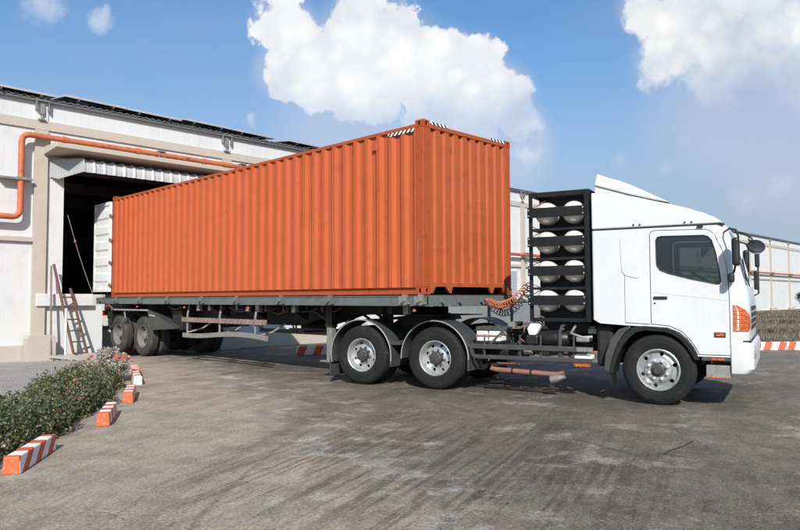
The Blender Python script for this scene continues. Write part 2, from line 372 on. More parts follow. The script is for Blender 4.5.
# ---- ground sheet
xs = sorted(set([-600, -300, -120, -60, -30, -15] + list(np.arange(-8, 34.1, .6)) + [40, 50, 60, 80, 100, 140, 200, 320, 600]))
ys = sorted(set([-600, -300, -120, -60, -30, -15] + list(np.arange(-6, 24.1, .6)) + [30, 45, 60, 80, 120, 300, 600]))
gv = [(x, y, gz(x, y)) for y in ys for x in xs]; nx = len(xs)
gf = [(j*nx+i, j*nx+i+1, (j+1)*nx+i+1, (j+1)*nx+i) for j in range(len(ys)-1) for i in range(nx-1)]
g_ = MB().add(gv, gf)
gmt = bpy.data.materials.new('yard_concrete'); gmt.use_nodes = True; t = NT(gmt.node_tree); b = gmt.node_tree.nodes['Principled BSDF']
pc = t.n('ShaderNodeTexCoord').outputs['Object']; X, Y, Z = t.xyz(pc)
big1 = t.noise(pc, .22, 5, .62); big2 = t.noise(pc, .75, 6, .65); mid = t.noise(pc, 3.2, 7, .7); fine = t.noise(pc, 38, 6, .75); grit = t.noise(pc, 170, 3, .7)
def rot(a): 
    ca, sa = math.cos(a), math.sin(a)
    return (t.m('ADD', t.m('MULTIPLY', X, ca), t.m('MULTIPLY', Y, sa)), t.m('ADD', t.m('MULTIPLY', X, -sa), t.m('MULTIPLY', Y, ca)))
# distance to the right of the edge between light slab and dark slab
ed = t.m('SUBTRACT', t.m('SUBTRACT', t.m('MULTIPLY', X, .93), t.m('MULTIPLY', Y, .365)), 2.35)
ed = t.m('ADD', ed, t.m('MULTIPLY', t.m('SUBTRACT', big2, .5), 3.2))
dk = t.ramp(ed, -1.1, 1.3)
tone = t.mix(dk, (.430, .362, .275), (.182, .153, .116))
tone = t.mix(t.m('MULTIPLY', t.ramp(big1, .42, .64), t.m('MULTIPLY_ADD', dk, .50, .08)), tone, (.215, .185, .15))
tone = t.mix(t.m('MULTIPLY', t.ramp(big2, .53, .70), .45), tone, (.265, .240, .205))
tone = t.mix(t.m('MULTIPLY', t.ramp(big2, .47, .33), t.m('MULTIPLY_ADD', dk, .42, .10)), tone, (.075, .069, .060))
tone = t.mix(t.m('MULTIPLY', t.ramp(mid, .52, .68), t.m('MULTIPLY_ADD', dk, .35, .16)), tone, (.062, .057, .050))
tone = t.mix(t.m('MULTIPLY', t.ramp(mid, .47, .34), .30), tone, (.30, .275, .24))
# deeper shade under the trucks put into the ground colour, with oil and wear
under_shade = t.ramp(t.m('ABSOLUTE', t.m('SUBTRACT', X, 10.6)), 3.6, 1.2)
under_shade = t.m('MULTIPLY', under_shade, t.m('MULTIPLY', t.ramp(Y, 2.5, 5.5), t.ramp(big1, .30, .52)))
tone = t.mix(t.m('MULTIPLY', under_shade, .62), tone, (.045, .040, .034))
far = t.ramp(t.m('ADD', X, t.m('MULTIPLY', t.m('SUBTRACT', big2, .5), 6)), 12, 17)
tone = t.mix(t.m('MULTIPLY', far, .5), tone, (.20, .18, .155))
# worn wheel paths sweeping round in arcs, broken up by patches
cx, cy = 13.5, -7.0
rad = t.m('SQRT', t.m('ADD', t.m('POWER', t.m('SUBTRACT', X, cx), 2), t.m('POWER', t.m('SUBTRACT', Y, cy), 2)))
rad = t.m('ADD', rad, t.m('MULTIPLY', t.m('SUBTRACT', mid, .5), .25))
ang = t.m('ARCTAN2', t.m('SUBTRACT', Y, cy), t.m('SUBTRACT', X, cx))
arcv = t.comb(t.m('MULTIPLY', rad, 1.0), t.m('MULTIPLY', ang, .9), 0)
a1 = t.noise(t.scale(arcv, (1.5, 1.0, 1)), 1.0, 4, .6); a2 = t.noise(t.scale(arcv, (22, 2.6, 1)), 1.0, 6, .75)
tone = t.mix(t.m('MULTIPLY', t.ramp(a1, .50, .68), t.m('MULTIPLY_ADD', dk, .22, .32)), tone, (.062, .056, .049))
tone = t.mix(t.m('MULTIPLY', t.m('MULTIPLY', t.ramp(a2, .52, .70), t.ramp(big1, .40, .60)), .40), tone, (.052, .047, .041))
u1, v1 = rot(math.radians(20)); lin = t.comb(t.m('MULTIPLY', u1, .35), t.m('MULTIPLY', t.m('ADD', v1, t.m('MULTIPLY', mid, .10)), 11), 0)
l1 = t.noise(lin, 1, 4, .6)
patch = t.ramp(t.m('ADD', t.m('DIVIDE', t.m('SQRT', t.m('ADD', t.m('POWER', t.m('SUBTRACT', X, 4.9), 2), t.m('POWER', t.m('SUBTRACT', Y, 4.2), 2))), 3.2), t.m('SUBTRACT', big2, .5)), 1.0, .35)
tone = t.mix(t.m('MULTIPLY', t.m('MULTIPLY', t.ramp(l1, .45, .58), patch), .55), tone, (.050, .046, .040))
# pale scraped blotches and dust
w_ = t.noise(t.scale(pc, (1, 1, 1), loc=(4.1, 9.3, 0)), .9, 9, .78)
tone = t.mix(t.m('MULTIPLY', t.ramp(w_, .53, .64), .60), tone, (.45, .42, .37))
eb = t.m('MULTIPLY', t.ramp(t.m('ABSOLUTE', t.m('SUBTRACT', ed, .1)), .9, .2), t.ramp(t.noise(pc, 2.1, 8, .78), .50, .62))
tone = t.mix(t.m('MULTIPLY', eb, .75), tone, (.50, .48, .44))
blot = t.noise(pc, 1.9, 9, .72)
tone = t.mix(t.m('MULTIPLY', t.ramp(blot, .54, .40), .42), tone, t.vm('MULTIPLY', tone, (.50, .48, .45)))
tone = t.mix(t.m('MULTIPLY', t.ramp(blot, .52, .66), .35), tone, t.vm('MULTIPLY', tone, (1.45, 1.42, 1.36)))
st2 = t.noise(t.scale(arcv, (5.5, .8, 1), loc=(3, 1, 0)), 1.0, 7, .72)
tone = t.mix(t.m('MULTIPLY', t.ramp(st2, .52, .66), .38), tone, (.095, .085, .072))
# aggregate: pale and dark grains of several sizes
med = t.noise(pc, 11, 6, .75)
tone = t.mix(t.m('MULTIPLY', t.ramp(med, .55, .68), .50), tone, (.32, .295, .255))
tone = t.mix(t.m('MULTIPLY', t.ramp(med, .45, .33), t.m('MULTIPLY_ADD', dk, .35, .20)), tone, (.045, .041, .036))
specks = t.noise(pc, 60, 3, .6)
tone = t.mix(t.m('MULTIPLY', t.ramp(specks, .60, .67), .60), tone, (.44, .41, .36))
tone = t.mix(t.m('MULTIPLY', t.ramp(specks, .40, .33), t.m('MULTIPLY_ADD', dk, .25, .40)), tone, (.030, .028, .025))
v_ = t.m('ADD', t.m('MULTIPLY', t.m('SUBTRACT', fine, .5), 2.8), t.m('MULTIPLY', t.m('SUBTRACT', grit, .5), 1.6))
vv = t.m('MAXIMUM', t.m('ADD', v_, 1), .15)
tone = t.vm('MULTIPLY', tone, t.comb(vv, vv, vv))
# cracks and slab joints
vo = t.n('ShaderNodeTexVoronoi', feature='DISTANCE_TO_EDGE'); vo.inputs['Scale'].default_value = .55
t.put(vo.inputs['Vector'], t.vm('ADD', pc, t.vm('MULTIPLY', t.noise(pc, 1.6, 5, .6, out=1), (.7, .7, 0))))
crk = t.m('MULTIPLY', t.ramp(vo.outputs[0], .006, .002), t.ramp(big1, .50, .62))
tone = t.mix(t.m('MULTIPLY', crk, .0), tone, (.028, .026, .024))
u2, v2 = rot(math.radians(-18.3)); jj = t.m('ABSOLUTE', t.m('ADD', t.m('SUBTRACT', u2, 5.13), t.m('MULTIPLY', t.m('SUBTRACT', mid, .5), .12)))
tone = t.mix(t.m('MULTIPLY', t.m('MULTIPLY', t.ramp(jj, .05, .01), t.ramp(big2, .42, .55)), .5), tone, (.040, .038, .035))
t.put(b.inputs['Base Color'], tone); t.put(b.inputs['Roughness'], t.m('MULTIPLY_ADD', mid, .25, .72)); b.inputs['Specular IOR Level'].default_value = .3
bn = t.n('ShaderNodeBump'); bn.inputs['Strength'].default_value = .9; bn.inputs['Distance'].default_value = .012
hh = t.m('ADD', t.m('ADD', t.m('MULTIPLY', mid, 2.2), t.m('MULTIPLY', fine, 1.1)), t.m('SUBTRACT', t.m('ADD', t.m('MULTIPLY', grit, .8), t.m('MULTIPLY', t.m('MULTIPLY', l1, patch), 2.0)), t.m('MULTIPLY', crk, 2)))
t.put(bn.inputs['Height'], hh); t.put(b.inputs['Normal'], bn.outputs[0])
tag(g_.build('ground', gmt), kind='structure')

jt = MB()
def strip(pl, wd):
    for a, b2 in zip(pl[:-1], pl[1:]):
        a, b2 = Vector(a), Vector(b2); n_ = (b2-a).normalized(); n_ = Vector((-n_.y, n_.x))*wd/2
        jt.add([(*(a+n_), .004), (*(a-n_), .004), (*(b2-n_), .004), (*(b2+n_), .004)], [(0, 1, 2, 3)])
strip([(6.66, 2.93), (6.90, 2.95), (7.16, 2.935), (7.50, 2.97)], .020); strip([(6.66, 2.92), (6.69, 2.83), (6.70, 2.76)], .012)
tag(jt.build('ground_joint', pmat('joint_tar', (.016, .015, .014), .9)), kind='structure')

# ---- grey gravel apron between hedge and warehouse
gvm = pmat('gravel_apron', (.30, .29, .27), .95, var=.2, vscale=1.2, dirt=(.15, .14, .125), dirt_amt=.6, dscale=3, bump=.8, bscale=55, detail=8, spec=.2)
hp = [(-3.5, .9), (-.2, 4.2), (1.75, 6.95), (2.35, 7.75), (3.1, 8.9), (3.85, 10.1), (4.65, 11.9), (5.45, 13.8), (5.9, 15.4)]   # hedge line, street side
edge = [(x-.55, y+.25) for x, y in hp] + [(6.5, 17.4), (7.4, 19.0), (7.9, 20.4)]
pts = [(-14, 22)] + [(-14, -2)] + edge + [(7.9, 22)]
bmx = bmesh.new(); 
gvs = [bmx.verts.new((x, y, gz(x, y)+.006)) for x, y in pts]; bmx.faces.new(gvs)
for yy in (17.8, 18.3, 18.8, 19.3, 19.8):
    bmesh.ops.bisect_plane(bmx, geom=bmx.verts[:]+bmx.edges[:]+bmx.faces[:], plane_co=(0, yy, 0), plane_no=(0, 1, 0))
for v in bmx.verts: v.co.z = gz(v.co.x, v.co.y)+.006
me = bpy.data.meshes.new('gravel_apron'); bmx.to_mesh(me); bmx.free()
tag(link_mesh('gravel_path', me, gvm), kind='structure')
rng = np.random.default_rng(5)

def stones(name, n, fx, size, mat, seed=1, label=None, kind='stuff'):
    r_ = random.Random(seed); mb = MB()
    ico = [(0, 0, 1), (.9, 0, .3), (.28, .85, .3), (-.72, .52, .3), (-.72, -.52, .3), (.28, -.85, .3), (.72, .52, -.4), (-.28, .85, -.4), (-.9, 0, -.4), (-.28, -.85, -.4), (.72, -.52, -.4)]
    fs = [(0, 1, 2), (0, 2, 3), (0, 3, 4), (0, 4, 5), (0, 5, 1), (1, 6, 2), (2, 7, 3), (3, 8, 4), (4, 9, 5), (5, 10, 1), (6, 7, 2), (7, 8, 3), (8, 9, 4), (9, 10, 5), (10, 6, 1)]
    for _ in range(n):
        x, y = fx(r_); s = size*r_.uniform(.4, 1.3); a = r_.uniform(0, 6.3)
        vs = []
        for p in ico:
            k = r_.uniform(.75, 1.2); px, py = p[0]*k*s, p[1]*k*s
            vs.append((x+px*math.cos(a)-py*math.sin(a), y+px*math.sin(a)+py*math.cos(a), gz(x, y)+.012+s*.3+p[2]*s*.55))
        mb.add(vs, fs)
    o = mb.build(name, mat); tag(o, label, None, None, kind); return o
def fx_gravel(r_):
    while True:
        y = r_.uniform(9, 20); x = r_.uniform(0, 7.3)
        ex = np.interp(y, [p[1] for p in edge], [p[0] for p in edge])
        if x < ex-.3: return x, y
stones('loose_gravel', 2600, fx_gravel, .012, M['rubble'], 3, 'small grey stones scattered over the gravel apron before the warehouse')
stones('road_grit', 700, lambda r_: (r_.uniform(1, 14), r_.uniform(.5, 9)), .006, M['wood'], 4, 'tiny stones and grit lying loose on the yard')

# ================================================================== WAREHOUSE
wh = tag(empty('warehouse', (0, BY, 0)), 'long white warehouse with beige pilasters, grey roof edge and open loading bay behind the container', 'warehouse')
PX0, PITCH, NB0, NB1 = 6.37, 5.75, -4, 19
def bx(x0, x1, y0, y1, z0, z1): return MB().box(x0, x1, y0, y1, z0, z1)
Wc = PITCH-.33
def bayx(k): return PX0 + k*PITCH
low = bx(.002, Wc-.002, 0, .18, .32, 3.10).mesh('wall_panel'); low.materials.append(M['wall'])
up = bx(.002, Wc-.002, 0, .18, 3.22, 6.20).mesh('wall_panel_upper'); up.materials.append(M['wall'])
top = bx(.002, Wc-.002, .02, .18, 6.45, 7.02).mesh('wall_top'); top.materials.append(M['wall'])
band = bx(0, PITCH, -.05, .19, 6.20, 6.45).mesh('concrete_band'); band.materials.append(M['beige'])
sill = bx(0, Wc, -.09, .19, 3.10, 3.22).mesh('wall_ledge'); sill.materials.append(M['beige'])
pli = bx(0, Wc, -.06, .19, -.25, .32).mesh('plinth'); pli.materials.append(M['beige'])
pil = bx(-.165, .165, -.10, .20, -.25, 6.18).mesh('pilaster'); pil.materials.append(M['beige'])
blk = MB().prism([(-.36, -.25), (.36, -.25), (.36, .50), (.30, .58), (-.30, .58), (-.36, .52)], 'y', -.42, -.102).mesh('pier_block'); blk.materials.append(M['beige'])
pt = bx(-.17, .17, -.02, .18, 6.45, 7.02).mesh('pilaster_top'); pt.materials.append(M['wall'])
brk = MB().box(-.17, .17, -.14, .018, 6.97, 7.01).box(-.17, -.15, -.14, .018, 6.72, 6.97).box(.15, .17, -.14, .018, 6.72, 6.97).box(-.05, .05, -.10, -.021, 6.62, 6.9).box(-.03, .03, -.08, -.05, 6.46, 6.70).box(-.10, .10, -.12, -.053, 6.45, 6.48)
brk = brk.mesh('eave_bracket'); brk.materials.append(M['steel'])
for k in range(NB0, NB1):
    x = bayx(k); xl = x+.165
    share('pilaster', pil, wh, (x, 0, 0)); share('pier_block', blk, wh, (x, 0, 0)); share('wall_top', pt, wh, (x, 0, 0)); share('eave_bracket', brk, wh, (x, 0, 0))
    share('wall_top', top, wh, (xl, 0, 0)); share('concrete_band', band, wh, (x-.165, -.0, 0))
    if k != 0:
        share('wall_panel', low, wh, (xl, 0, 0)); share('wall_panel', up, wh, (xl, 0, 0)); share('wall_ledge', sill, wh, (xl, 0, 0)); share('plinth', pli, wh, (xl, 0, 0))
# loading bay (k = 0): wall round the opening
OX0, OX1, OZ1 = 7.0, 11.55, 5.36
xl, xr = PX0+.165, PX0+PITCH-.165
bx(xl+.002, OX0, 0, .2, 1.69, 6.2).build('bay_wall', M['wall'], wh)
bx(OX1, xr-.002, 0, .2, 1.69, 6.2).build('bay_wall', M['wall'], wh)
bx(OX0, OX1, 0, .2, OZ1, 6.2).build('bay_wall', M['wall'], wh)
NX0, NX1, NY = 7.80, 11.2, 1.5                             # notch the trailer backs into
MB().prism([(6.30, 1.36), (6.30, 1.69), (NX0, 1.69), (NX0, 1.36)], 'y', -.16, .20).build('dock_beam', M['wall'], wh, bevel=.012, label='worn white dock edge beam with chipped concrete')
bx(xl, 8.13, .0, .20, -.25, 1.36).build('dock_wall', M['wall'], wh)
bx(NX0-.2, NX0, .2, NY, -.25, 1.69).build('dock_wall', M['wall'], wh)
bx(NX0-.2, NX1+.2, NY, NY+.2, -.25, 1.69).build('dock_wall', M['wall'], wh)
bx(NX1, NX1+.2, .2, NY, -.25, 1.69).build('dock_wall', M['wall'], wh)
bx(NX1, xr-.002, .0, .2, -.25, 1.69).build('dock_wall', M['wall'], wh)
fl = MB(); fl.box(xl, NX0-.2, .2, NY+.2, 1.5, 1.66); fl.box(NX1+.2, xr, .2, NY+.2, 1.5, 1.66); fl.box(-10, 60, NY+.2, 24, 1.5, 1.66)
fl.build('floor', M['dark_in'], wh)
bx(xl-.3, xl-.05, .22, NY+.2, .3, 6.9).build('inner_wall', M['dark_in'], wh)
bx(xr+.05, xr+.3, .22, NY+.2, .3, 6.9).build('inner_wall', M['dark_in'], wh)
# rest of the shell
XA, XB = bayx(NB0)-.165, bayx(NB1)-.165
bx(XA, XA+.2, .2, 30, -.25, 8.5).build('end_wall', M['wall'], wh); bx(XB-.2, XB, .2, 30, -.25, 8.5).build('end_wall', M['wall'], wh)
bx(XA, XB, 30, 30.2, -.25, 7.6).build('back_wall', M['wall'], wh)
# steel frames inside the bay, seen faintly in the dark
ins = MB()
for i in range(3):
    ins.box(4.0, 16, 3+i*4.2, 3.25+i*4.2, 5.6, 6.0)
ins.build('roof_beam', M['steel'], wh)
# corrugated roof sheet
def corr(n, pitch, amp, samples=4):
    return [(i*pitch/samples, amp*math.cos(2*PI*i/samples)) for i in range(n*samples+1)]
rx = corr(int((XB-XA)/.2)+1, .2, .022)
rs = MB(); vs = []; 
for (x, h) in rx:
    for (y, z, th) in ((-.12, 7.065, 0), (15, 8.9, 0), (30.4, 7.2, 0)):
        vs.append((XA-.1+x, y, z+h)); vs.append((XA-.1+x, y, z+h-.03))
fs = []
for i in range(len(rx)-1):
    a, c_ = i*6, (i+1)*6
    fs += [(a, c_, c_+2, a+2), (a+2, c_+2, c_+4, a+4), (a+1, a+3, c_+3, c_+1), (a+3, a+5, c_+5, c_+3), (a, a+1, c_+1, c_), (a+4, c_+4, c_+5, a+5)]
rs.add(vs, fs).build('roof', M['roof'], wh)
MB().box(XA-.1, XB+.1, -.10, -.05, 6.965, 7.02).build('eave_trim', M['roof'], wh)
# ridge ventilator nubs on the eave far right
# solar panels lying over the roof edge
sp = MB(); sp.box(0, 1.72, 0, 1.02, 0, .035); spm = sp.mesh('solar_panel'); spm.materials.append(M['solar'])
frm = MB(); 
for a in ((0, 1.72, -.012, .02), (0, 1.72, 1.0, 1.032)): frm.box(a[0]-.012, a[1]+.012, a[2], a[3], -.012, .05)
frm.box(-.012, .02, .02, 1.0, -.012, .05); frm.box(1.70, 1.732, .02, 1.0, -.012, .05); frmm = frm.mesh('panel_frame'); frmm.materials.append(M['alu'])
rl = MB(); q = .37; rl.box(.35, .39, -.02, 1.05, -.07, -.014); rl.box(q-.015, q+.015, .1, .13, -.19, -.07); rl.box(q-.015, q+.015, .8, .83, -.19, -.07)
rlm = rl.mesh('panel_bracket'); rlm.materials.append(M['roof'])
def panel(x, y, z, tx, ty):
    o = share('solar_panel', spm, wh, (x, y, z), (tx, ty, 0)); share('panel_frame', frmm, o); share('panel_bracket', rlm, o); share('panel_bracket', rlm, o, (.98, 0, 0))
groups = [(1.42, 3, 7.20, .010), (-3.9, 3, 7.20, .010), (6.92, 2, 7.215, .012), (10.50, 2, 7.22, .010), (14.6, 1, 7.20, .012)]
for (x0, n, z0, til) in groups:
    for i in range(n):
        for row in range(2):
            panel(x0+i*1.765, -.20+row*1.05*.985, z0 - i*1.765*til*1.4 + row*.14, math.radians(7.5), til)
# drip channel + cream conduit above the bay
MB().box(PX0-.1, bayx(1)+.1, -.09, -.052, 5.74, 5.80).build('conduit', M['wall'], wh)
# concrete canopy slab
MB().prism([(-1.05, 5.58), (-1.05, 5.70), (-.002, 5.73), (-.002, 5.50)], 'x', 6.42, 12.3).build('canopy_slab', M['beige'], wh, bevel=.01)
# corrugated awning that curves down at its front edge
AW0, AW1 = 7.22, 12.0
prof = [(-.002, 5.46), (-.30, 5.44), (-.55, 5.42)] + [(-.55-.26*math.sin(a), 5.42-.26+.26*math.cos(a)) for a in [PI/2*k/6 for k in range(1, 7)]] + [(-.81, 5.04)]
def rib_x(x):                                              # trapezoid ribs
    f = (x/.285) % 1; return 1.0 if f < .13 else (0. if f > .25 and f < .88 else (1-(f-.13)/.12 if f <= .25 else (f-.88)/.12))
xsn = []; x = 0
for k in range(int((AW1-AW0)/.285)+1):
    for f in (0, .13, .25, .88): xsn.append(k*.285+f*.285)
vs = []; npf = len(prof)
for x in xsn:
    h = .035*rib_x(x+1e-6)
    for i, (y, z) in enumerate(prof):
        a = prof[max(i-1, 0)]; c_ = prof[min(i+1, npf-1)]; ty, tz = c_[0]-a[0], c_[1]-a[1]; L_ = math.hypot(ty, tz); ny, nz = tz/L_, -ty/L_
        vs.append((AW0+x, y+ny*h*1, z+nz*h))
fs = [(i*npf+j, (i+1)*npf+j, (i+1)*npf+j+1, i*npf+j+1) for i in range(len(xsn)-1) for j in range(npf-1)]
aw = MB().add(vs, fs).build('awning', M['awning'], wh)
so_ = aw.modifiers.new('solid', 'SOLIDIFY'); so_.thickness = .006
# chamfered end of the awning
n_ = 22; vs = []
for i in range(n_*4+1):
    f = i/(n_*4); x = 6.62+f*(AW0-6.62+.03); y = -.03-f*.79; ph = (i % 4); off = (.02 if ph in (0, 1) else -.02)
    zb = 4.90+.0*f if f < .25 else 4.86+(f-.25)*.26
    if f < .25: zb = 4.92-.06*f/.25
    vs += [(x-off*.77, y-off*.64, zb), (x-off*.77, y-off*.64, 5.40)]
fs = [(2*i, 2*i+2, 2*i+3, 2*i+1) for i in range(n_*4)]
ae = MB().add(vs, fs).build('awning_end', M['awning'], wh); so_ = ae.modifiers.new('solid', 'SOLIDIFY'); so_.thickness = .006
MB().add([(6.6, -.003, 5.42), (AW0+.02, -.003, 5.44), (AW0+.02, -.84, 5.43), (6.6, -.06, 5.41)], [(0, 1, 2, 3)]).build('awning_top', M['awning'], wh)
MB().tube([(6.95, -.02, 5.0), (6.95, -.30, 5.06), (6.95, -.45, 4.98)], .018, 6).build('awning_bracket', M['steel'], wh)
# far bay dock: added block with wall shade in its grey, downpipe past the container
dock = tag(empty('shaded_dock', (23.2, BY-.062, 0)), 'grey block added for the shaded far dock wall, shade put into its colour, behind the truck coupling', 'platform')
dk_ = MB(); dk_.box(0, 6.5, -1.7, -.004, -.2, 1.35); dk_.build('shaded_dock_block', M['shaded_grey'], dock, bevel=.02)
MB().box(-.05, 6.55, -1.76, -.05, 1.354, 1.47).build('platform_edge', M['steel'], dock, bevel=.01)
for xx in (.9, 2.6, 4.3, 5.9): MB().box(xx, xx+.14, -1.765, -1.705, .5, 1.30).build('rubber_bumper', M['black'], dock)
rc = tag(empty('shutter', (25.6, BY-.03, 0)), 'pale closed roller shutter in far warehouse bay, partly hidden by the gas cylinder rack', 'shutter')
for i in range(14): MB().box(0, 3.2, -.05, 0, 1.50+i*.10, 1.592+i*.10).build('slat', M['alu'], rc, bevel=.008)
dp = tag(empty('downpipe', (28.30, BY-1.95, 0)), 'pale vertical post standing between the orange container and black cylinder rack', 'post')
MB().box(-.13, .13, -.1, .1, -.12, 3.25).build('post_shaft', M['awning'], dp, bevel=.02); MB().box(-.24, .24, -.2, .2, 3.252, 3.31).build('post_cap', M['awning'], dp)

# ---- orange pipe along the wall
pp = tag(empty('fire_pipe', (0, BY-.26, 0)), 'rusty orange pipe running along the white warehouse wall above the loading bay', 'pipe')
def arc_pts(c, r, a0, a1, n=6): return [(c[0]+r*math.cos(a0+(a1-a0)*i/n), 0, c[1]+r*math.sin(a0+(a1-a0)*i/n)) for i in range(n+1)]
path = [(-14, 0, 3.72)] + arc_pts((5.62, 3.92), .2, -PI/2, 0) + arc_pts((6.02, 5.76), .2, PI, PI/2)
path += arc_pts((14.2, 5.76), .2, PI/2, 0) + arc_pts((14.6, 3.92), .2, PI, 3*PI/2) + [(22+7.5*k, 0, 3.72) for k in range(12)]
MB().tube(path, .078, 12).build('pipe_run', M['pipe_orange'], pp, smooth=40)
for (x, z) in [(5.82, 4.75), (9.72, 5.96), (12.6, 5.96)] + [(3.3, 3.72), (-2.3, 3.72)] + [(bayx(k), 3.72) for k in range(2, 18)]:
    cl = MB()
    if z == 4.75: cl.box(x-.52, x+.30, .0, .26, z-.02, z+.03); cl.box(x-.11, x+.11, -.10, .0, z-.04, z+.04)
    else:
        cl.box(x-.10, x-.085, -.09, .16, z-.14, z+.11); cl.box(x+.085, x+.10, -.09, .16, z-.14, z+.11); cl.box(x-.12, x+.12, -.10, .16, z-.15, z-.085); cl.box(x-.12, x+.12, -.1, .1, z+.085, z+.11)
    cl.build('pipe_clamp', M['steel'], pp)
for x in (6.9, 9.0, 11.2, 13.2): MB().lathe([(.0, -.05), (.098, -.05), (.098, .05), (0, .05)], 14, (x, 0, 5.96)).build('pipe_coupling', M['pipe_orange'], pp)

# ================================================================== CONTAINER
CX, CY, CZ, CL, CW, CH = 8.23, 7.55, 1.60, 12.19, 2.438, 2.896
ct = tag(empty('shipping_container', (CX, CY, CZ)), 'long orange corrugated shipping container loaded on the trailer with rear door open', 'container')
O, OR = M['orange'], M['orange_rail']
def corr_panel(L0, L1, pitch, depth, z0, z1, flat=.27, slope=.23):
    """trapezoid corrugation: outer flats at 0, inner flats at depth"""
    pts_ = [(L0, 0)]; n = int(round((L1-L0)/pitch)); p = (L1-L0)/n
    for i in range(n):
        s0 = L0+i*p
        for (f, d) in ((flat*.5, 0), (flat*.5+slope, depth), (1-flat*.5-slope, depth), (1-flat*.5, 0)):
            pts_.append((s0+f*p, d))
    pts_.append((L1, 0)); return pts_
def side_panel(xo, sgn):
    pr = corr_panel(.165, CL-.17, .302, .041, 0, 0, .26, .235)
    vs = []
    for (s_, d) in pr: vs += [(xo+sgn*(d+.003), s_, .122), (xo+sgn*(d+.003), s_, CH-.055)]
    return MB().add(vs, [(2*i, 2*i+2, 2*i+3, 2*i+1) for i in range(len(pr)-1)])
for xo, sg in ((0, 1), (CW, -1)):
    o = side_panel(xo, sg).build('side_panel', O, ct); sm_ = o.modifiers.new('s', 'SOLIDIFY'); sm_.thickness = .004; sm_.offset = 0
def end_rows():
    pr = corr_panel(.14, CW-.14, .240, .040, 0, 0, .44, .11); vs = []
    for (s_, d) in pr: vs += [(s_, d+.012, .19), (s_, d+.012, CH-.09)]
    return MB().add(vs, [(2*i, 2*i+2, 2*i+3, 2*i+1) for i in range(len(pr)-1)])
o = end_rows().build('front_panel', M['orange_front_dimmed'], ct); sm_ = o.modifiers.new('s', 'SOLIDIFY'); sm_.thickness = .004; sm_.offset = 0
# rails
for xo, sg in ((0, 1), (CW, -1)):
    a, b2 = sorted((xo, xo+sg*.06)); MB().box(a, b2, .17, CL-.17, CH-.115, CH-.055).build('top_rail', OR, ct, bevel=.006)
    a, b2 = sorted((xo+sg*.001, xo+sg*.05))
    mb = MB(); mb.box(a, b2, .18, CL-.18, .002, .058); a, b2 = sorted((xo+sg*.045, xo+sg*.055)); mb.box(a, b2, .18, CL-.18, .058, .115); a, b2 = sorted((xo+sg*.002, xo+sg*.056)); mb.box(a, b2, .18, CL-.18, .115, .121)
    mb.build('bottom_rail', OR, ct, bevel=.004)
MB().box(.17, CW-.17, 0, .06, CH-.125, CH-.05).build('top_rail', OR, ct, bevel=.006)
MB().box(.17, CW-.17, CL-.06, CL, CH-.16, CH-.02).build('top_rail', OR, ct, bevel=.006)
# front sill with legs over the gooseneck tunnel
sx = [(.16, .13), (.16, .195), (CW-.16, .195), (CW-.16, .13), (CW-.17, .02), (CW-.20, .02), (CW-.27, .13), (1.92, .13), (1.86, .02), (1.83, .02), (1.75, .13),
      (.74, .13), (.70, .02), (.665, .02), (.55, .13), (.30, .13), (.23, .02), (.16, .02)]
MB().prism(sx[::-1], 'y', .004, .05).build('front_sill', M['orange_front_dimmed'], ct)
MB().box(.17, CW-.17, CL-.08, CL, .0, .14).build('rear_sill', OR, ct, bevel=.006)
# corner posts: stepped section
cpost = [(0, 0), (.155, 0), (.155, .045), (.05, .05), (.045, .165), (0, .165)]
for (xo, yo, sx_, sy_) in ((0, 0, 1, 1), (CW, 0, -1, 1), (0, CL, 1, -1), (CW, CL, -1, -1)):
    pts_ = [(xo+sx_*a, yo+sy_*b2) for a, b2 in cpost]
    MB().prism(pts_, 'z', .121, CH-.121).build('corner_post', OR, ct, bevel=.01)
# corner castings with real openings
def casting(xo, yo, zo, sx_, sy_):
    wx, wy, hz_ = .162, .178, .118
    a = MB().box(0, wx, 0, wy, 0, hz_); o = a.build('corner_casting', OR, ct)
    inn = MB().box(.02, wx-.02, .02, wy-.02, .018, hz_-.018).build('c', None)
    def slot(ax):
        pr = [(math.cos(2*PI*i/16)*.030, math.sin(2*PI*i/16)*.030+(.010 if math.sin(2*PI*i/16) > 0 else -.010)) for i in range(16)]
        if ax == 'x': return MB().prism([(wy/2+p[0], hz_/2+p[1]) for p in pr], 'x', -.05, .08).build('c', None)
        if ax == 'y': return MB().prism([(wx/2+p[0], hz_/2+p[1]) for p in pr], 'y', -.05, .08).build('c', None)
        return MB().prism([(wx/2+p[0], wy/2+p[1]*1.3) for p in pr], 'z', .08, .2).build('c', None)
    for c_ in (inn, slot('x'), slot('y'), slot('z')): cut(o, [c_])
    return o
c0 = casting(0, 0, 0, 1, 1); o_first = True
c0.data.materials.clear(); c0.data.materials.append(OR)
for (xo, sx_) in ((-.003, 1), (CW+.003, -1)):
    for (yo, sy_) in ((-.003, 1), (CL+.003, -1)):
        for (zo, sz_) in ((0.002, 1), (CH, -1)):
            if sz_ == 1: sc3 = (sx_, sy_, -1); zz = zo+.118
            else: sc3 = (sx_, sy_, 1); zz = zo-.118
            o = c0 if o_first else c0.copy()
            if not o_first: col.objects.link(o)
            o_first = False
            o.parent = ct; o.location = (xo, yo, zz); o.scale = sc3
# roof & floor
pr = corr_panel(.2, CL-.2, .21, .02, 0, 0, .3, .2); vs = []
for (s_, d) in pr: vs += [(.06, s_, CH-.058-d*.6), (CW-.06, s_, CH-.058-d*.6)]
MB().add(vs, [(2*i, 2*i+1, 2*i+3, 2*i+2) for i in range(len(pr)-1)]).build('roof', O, ct)
mb = MB().box(.05, CW-.05, .08, CL-.05, .13, .165)
for i in range(38): mb.box(.05, CW-.05, .3+i*.31, .345+i*.31, .02, .128)
mb.build('floor', M['chassis'], ct)
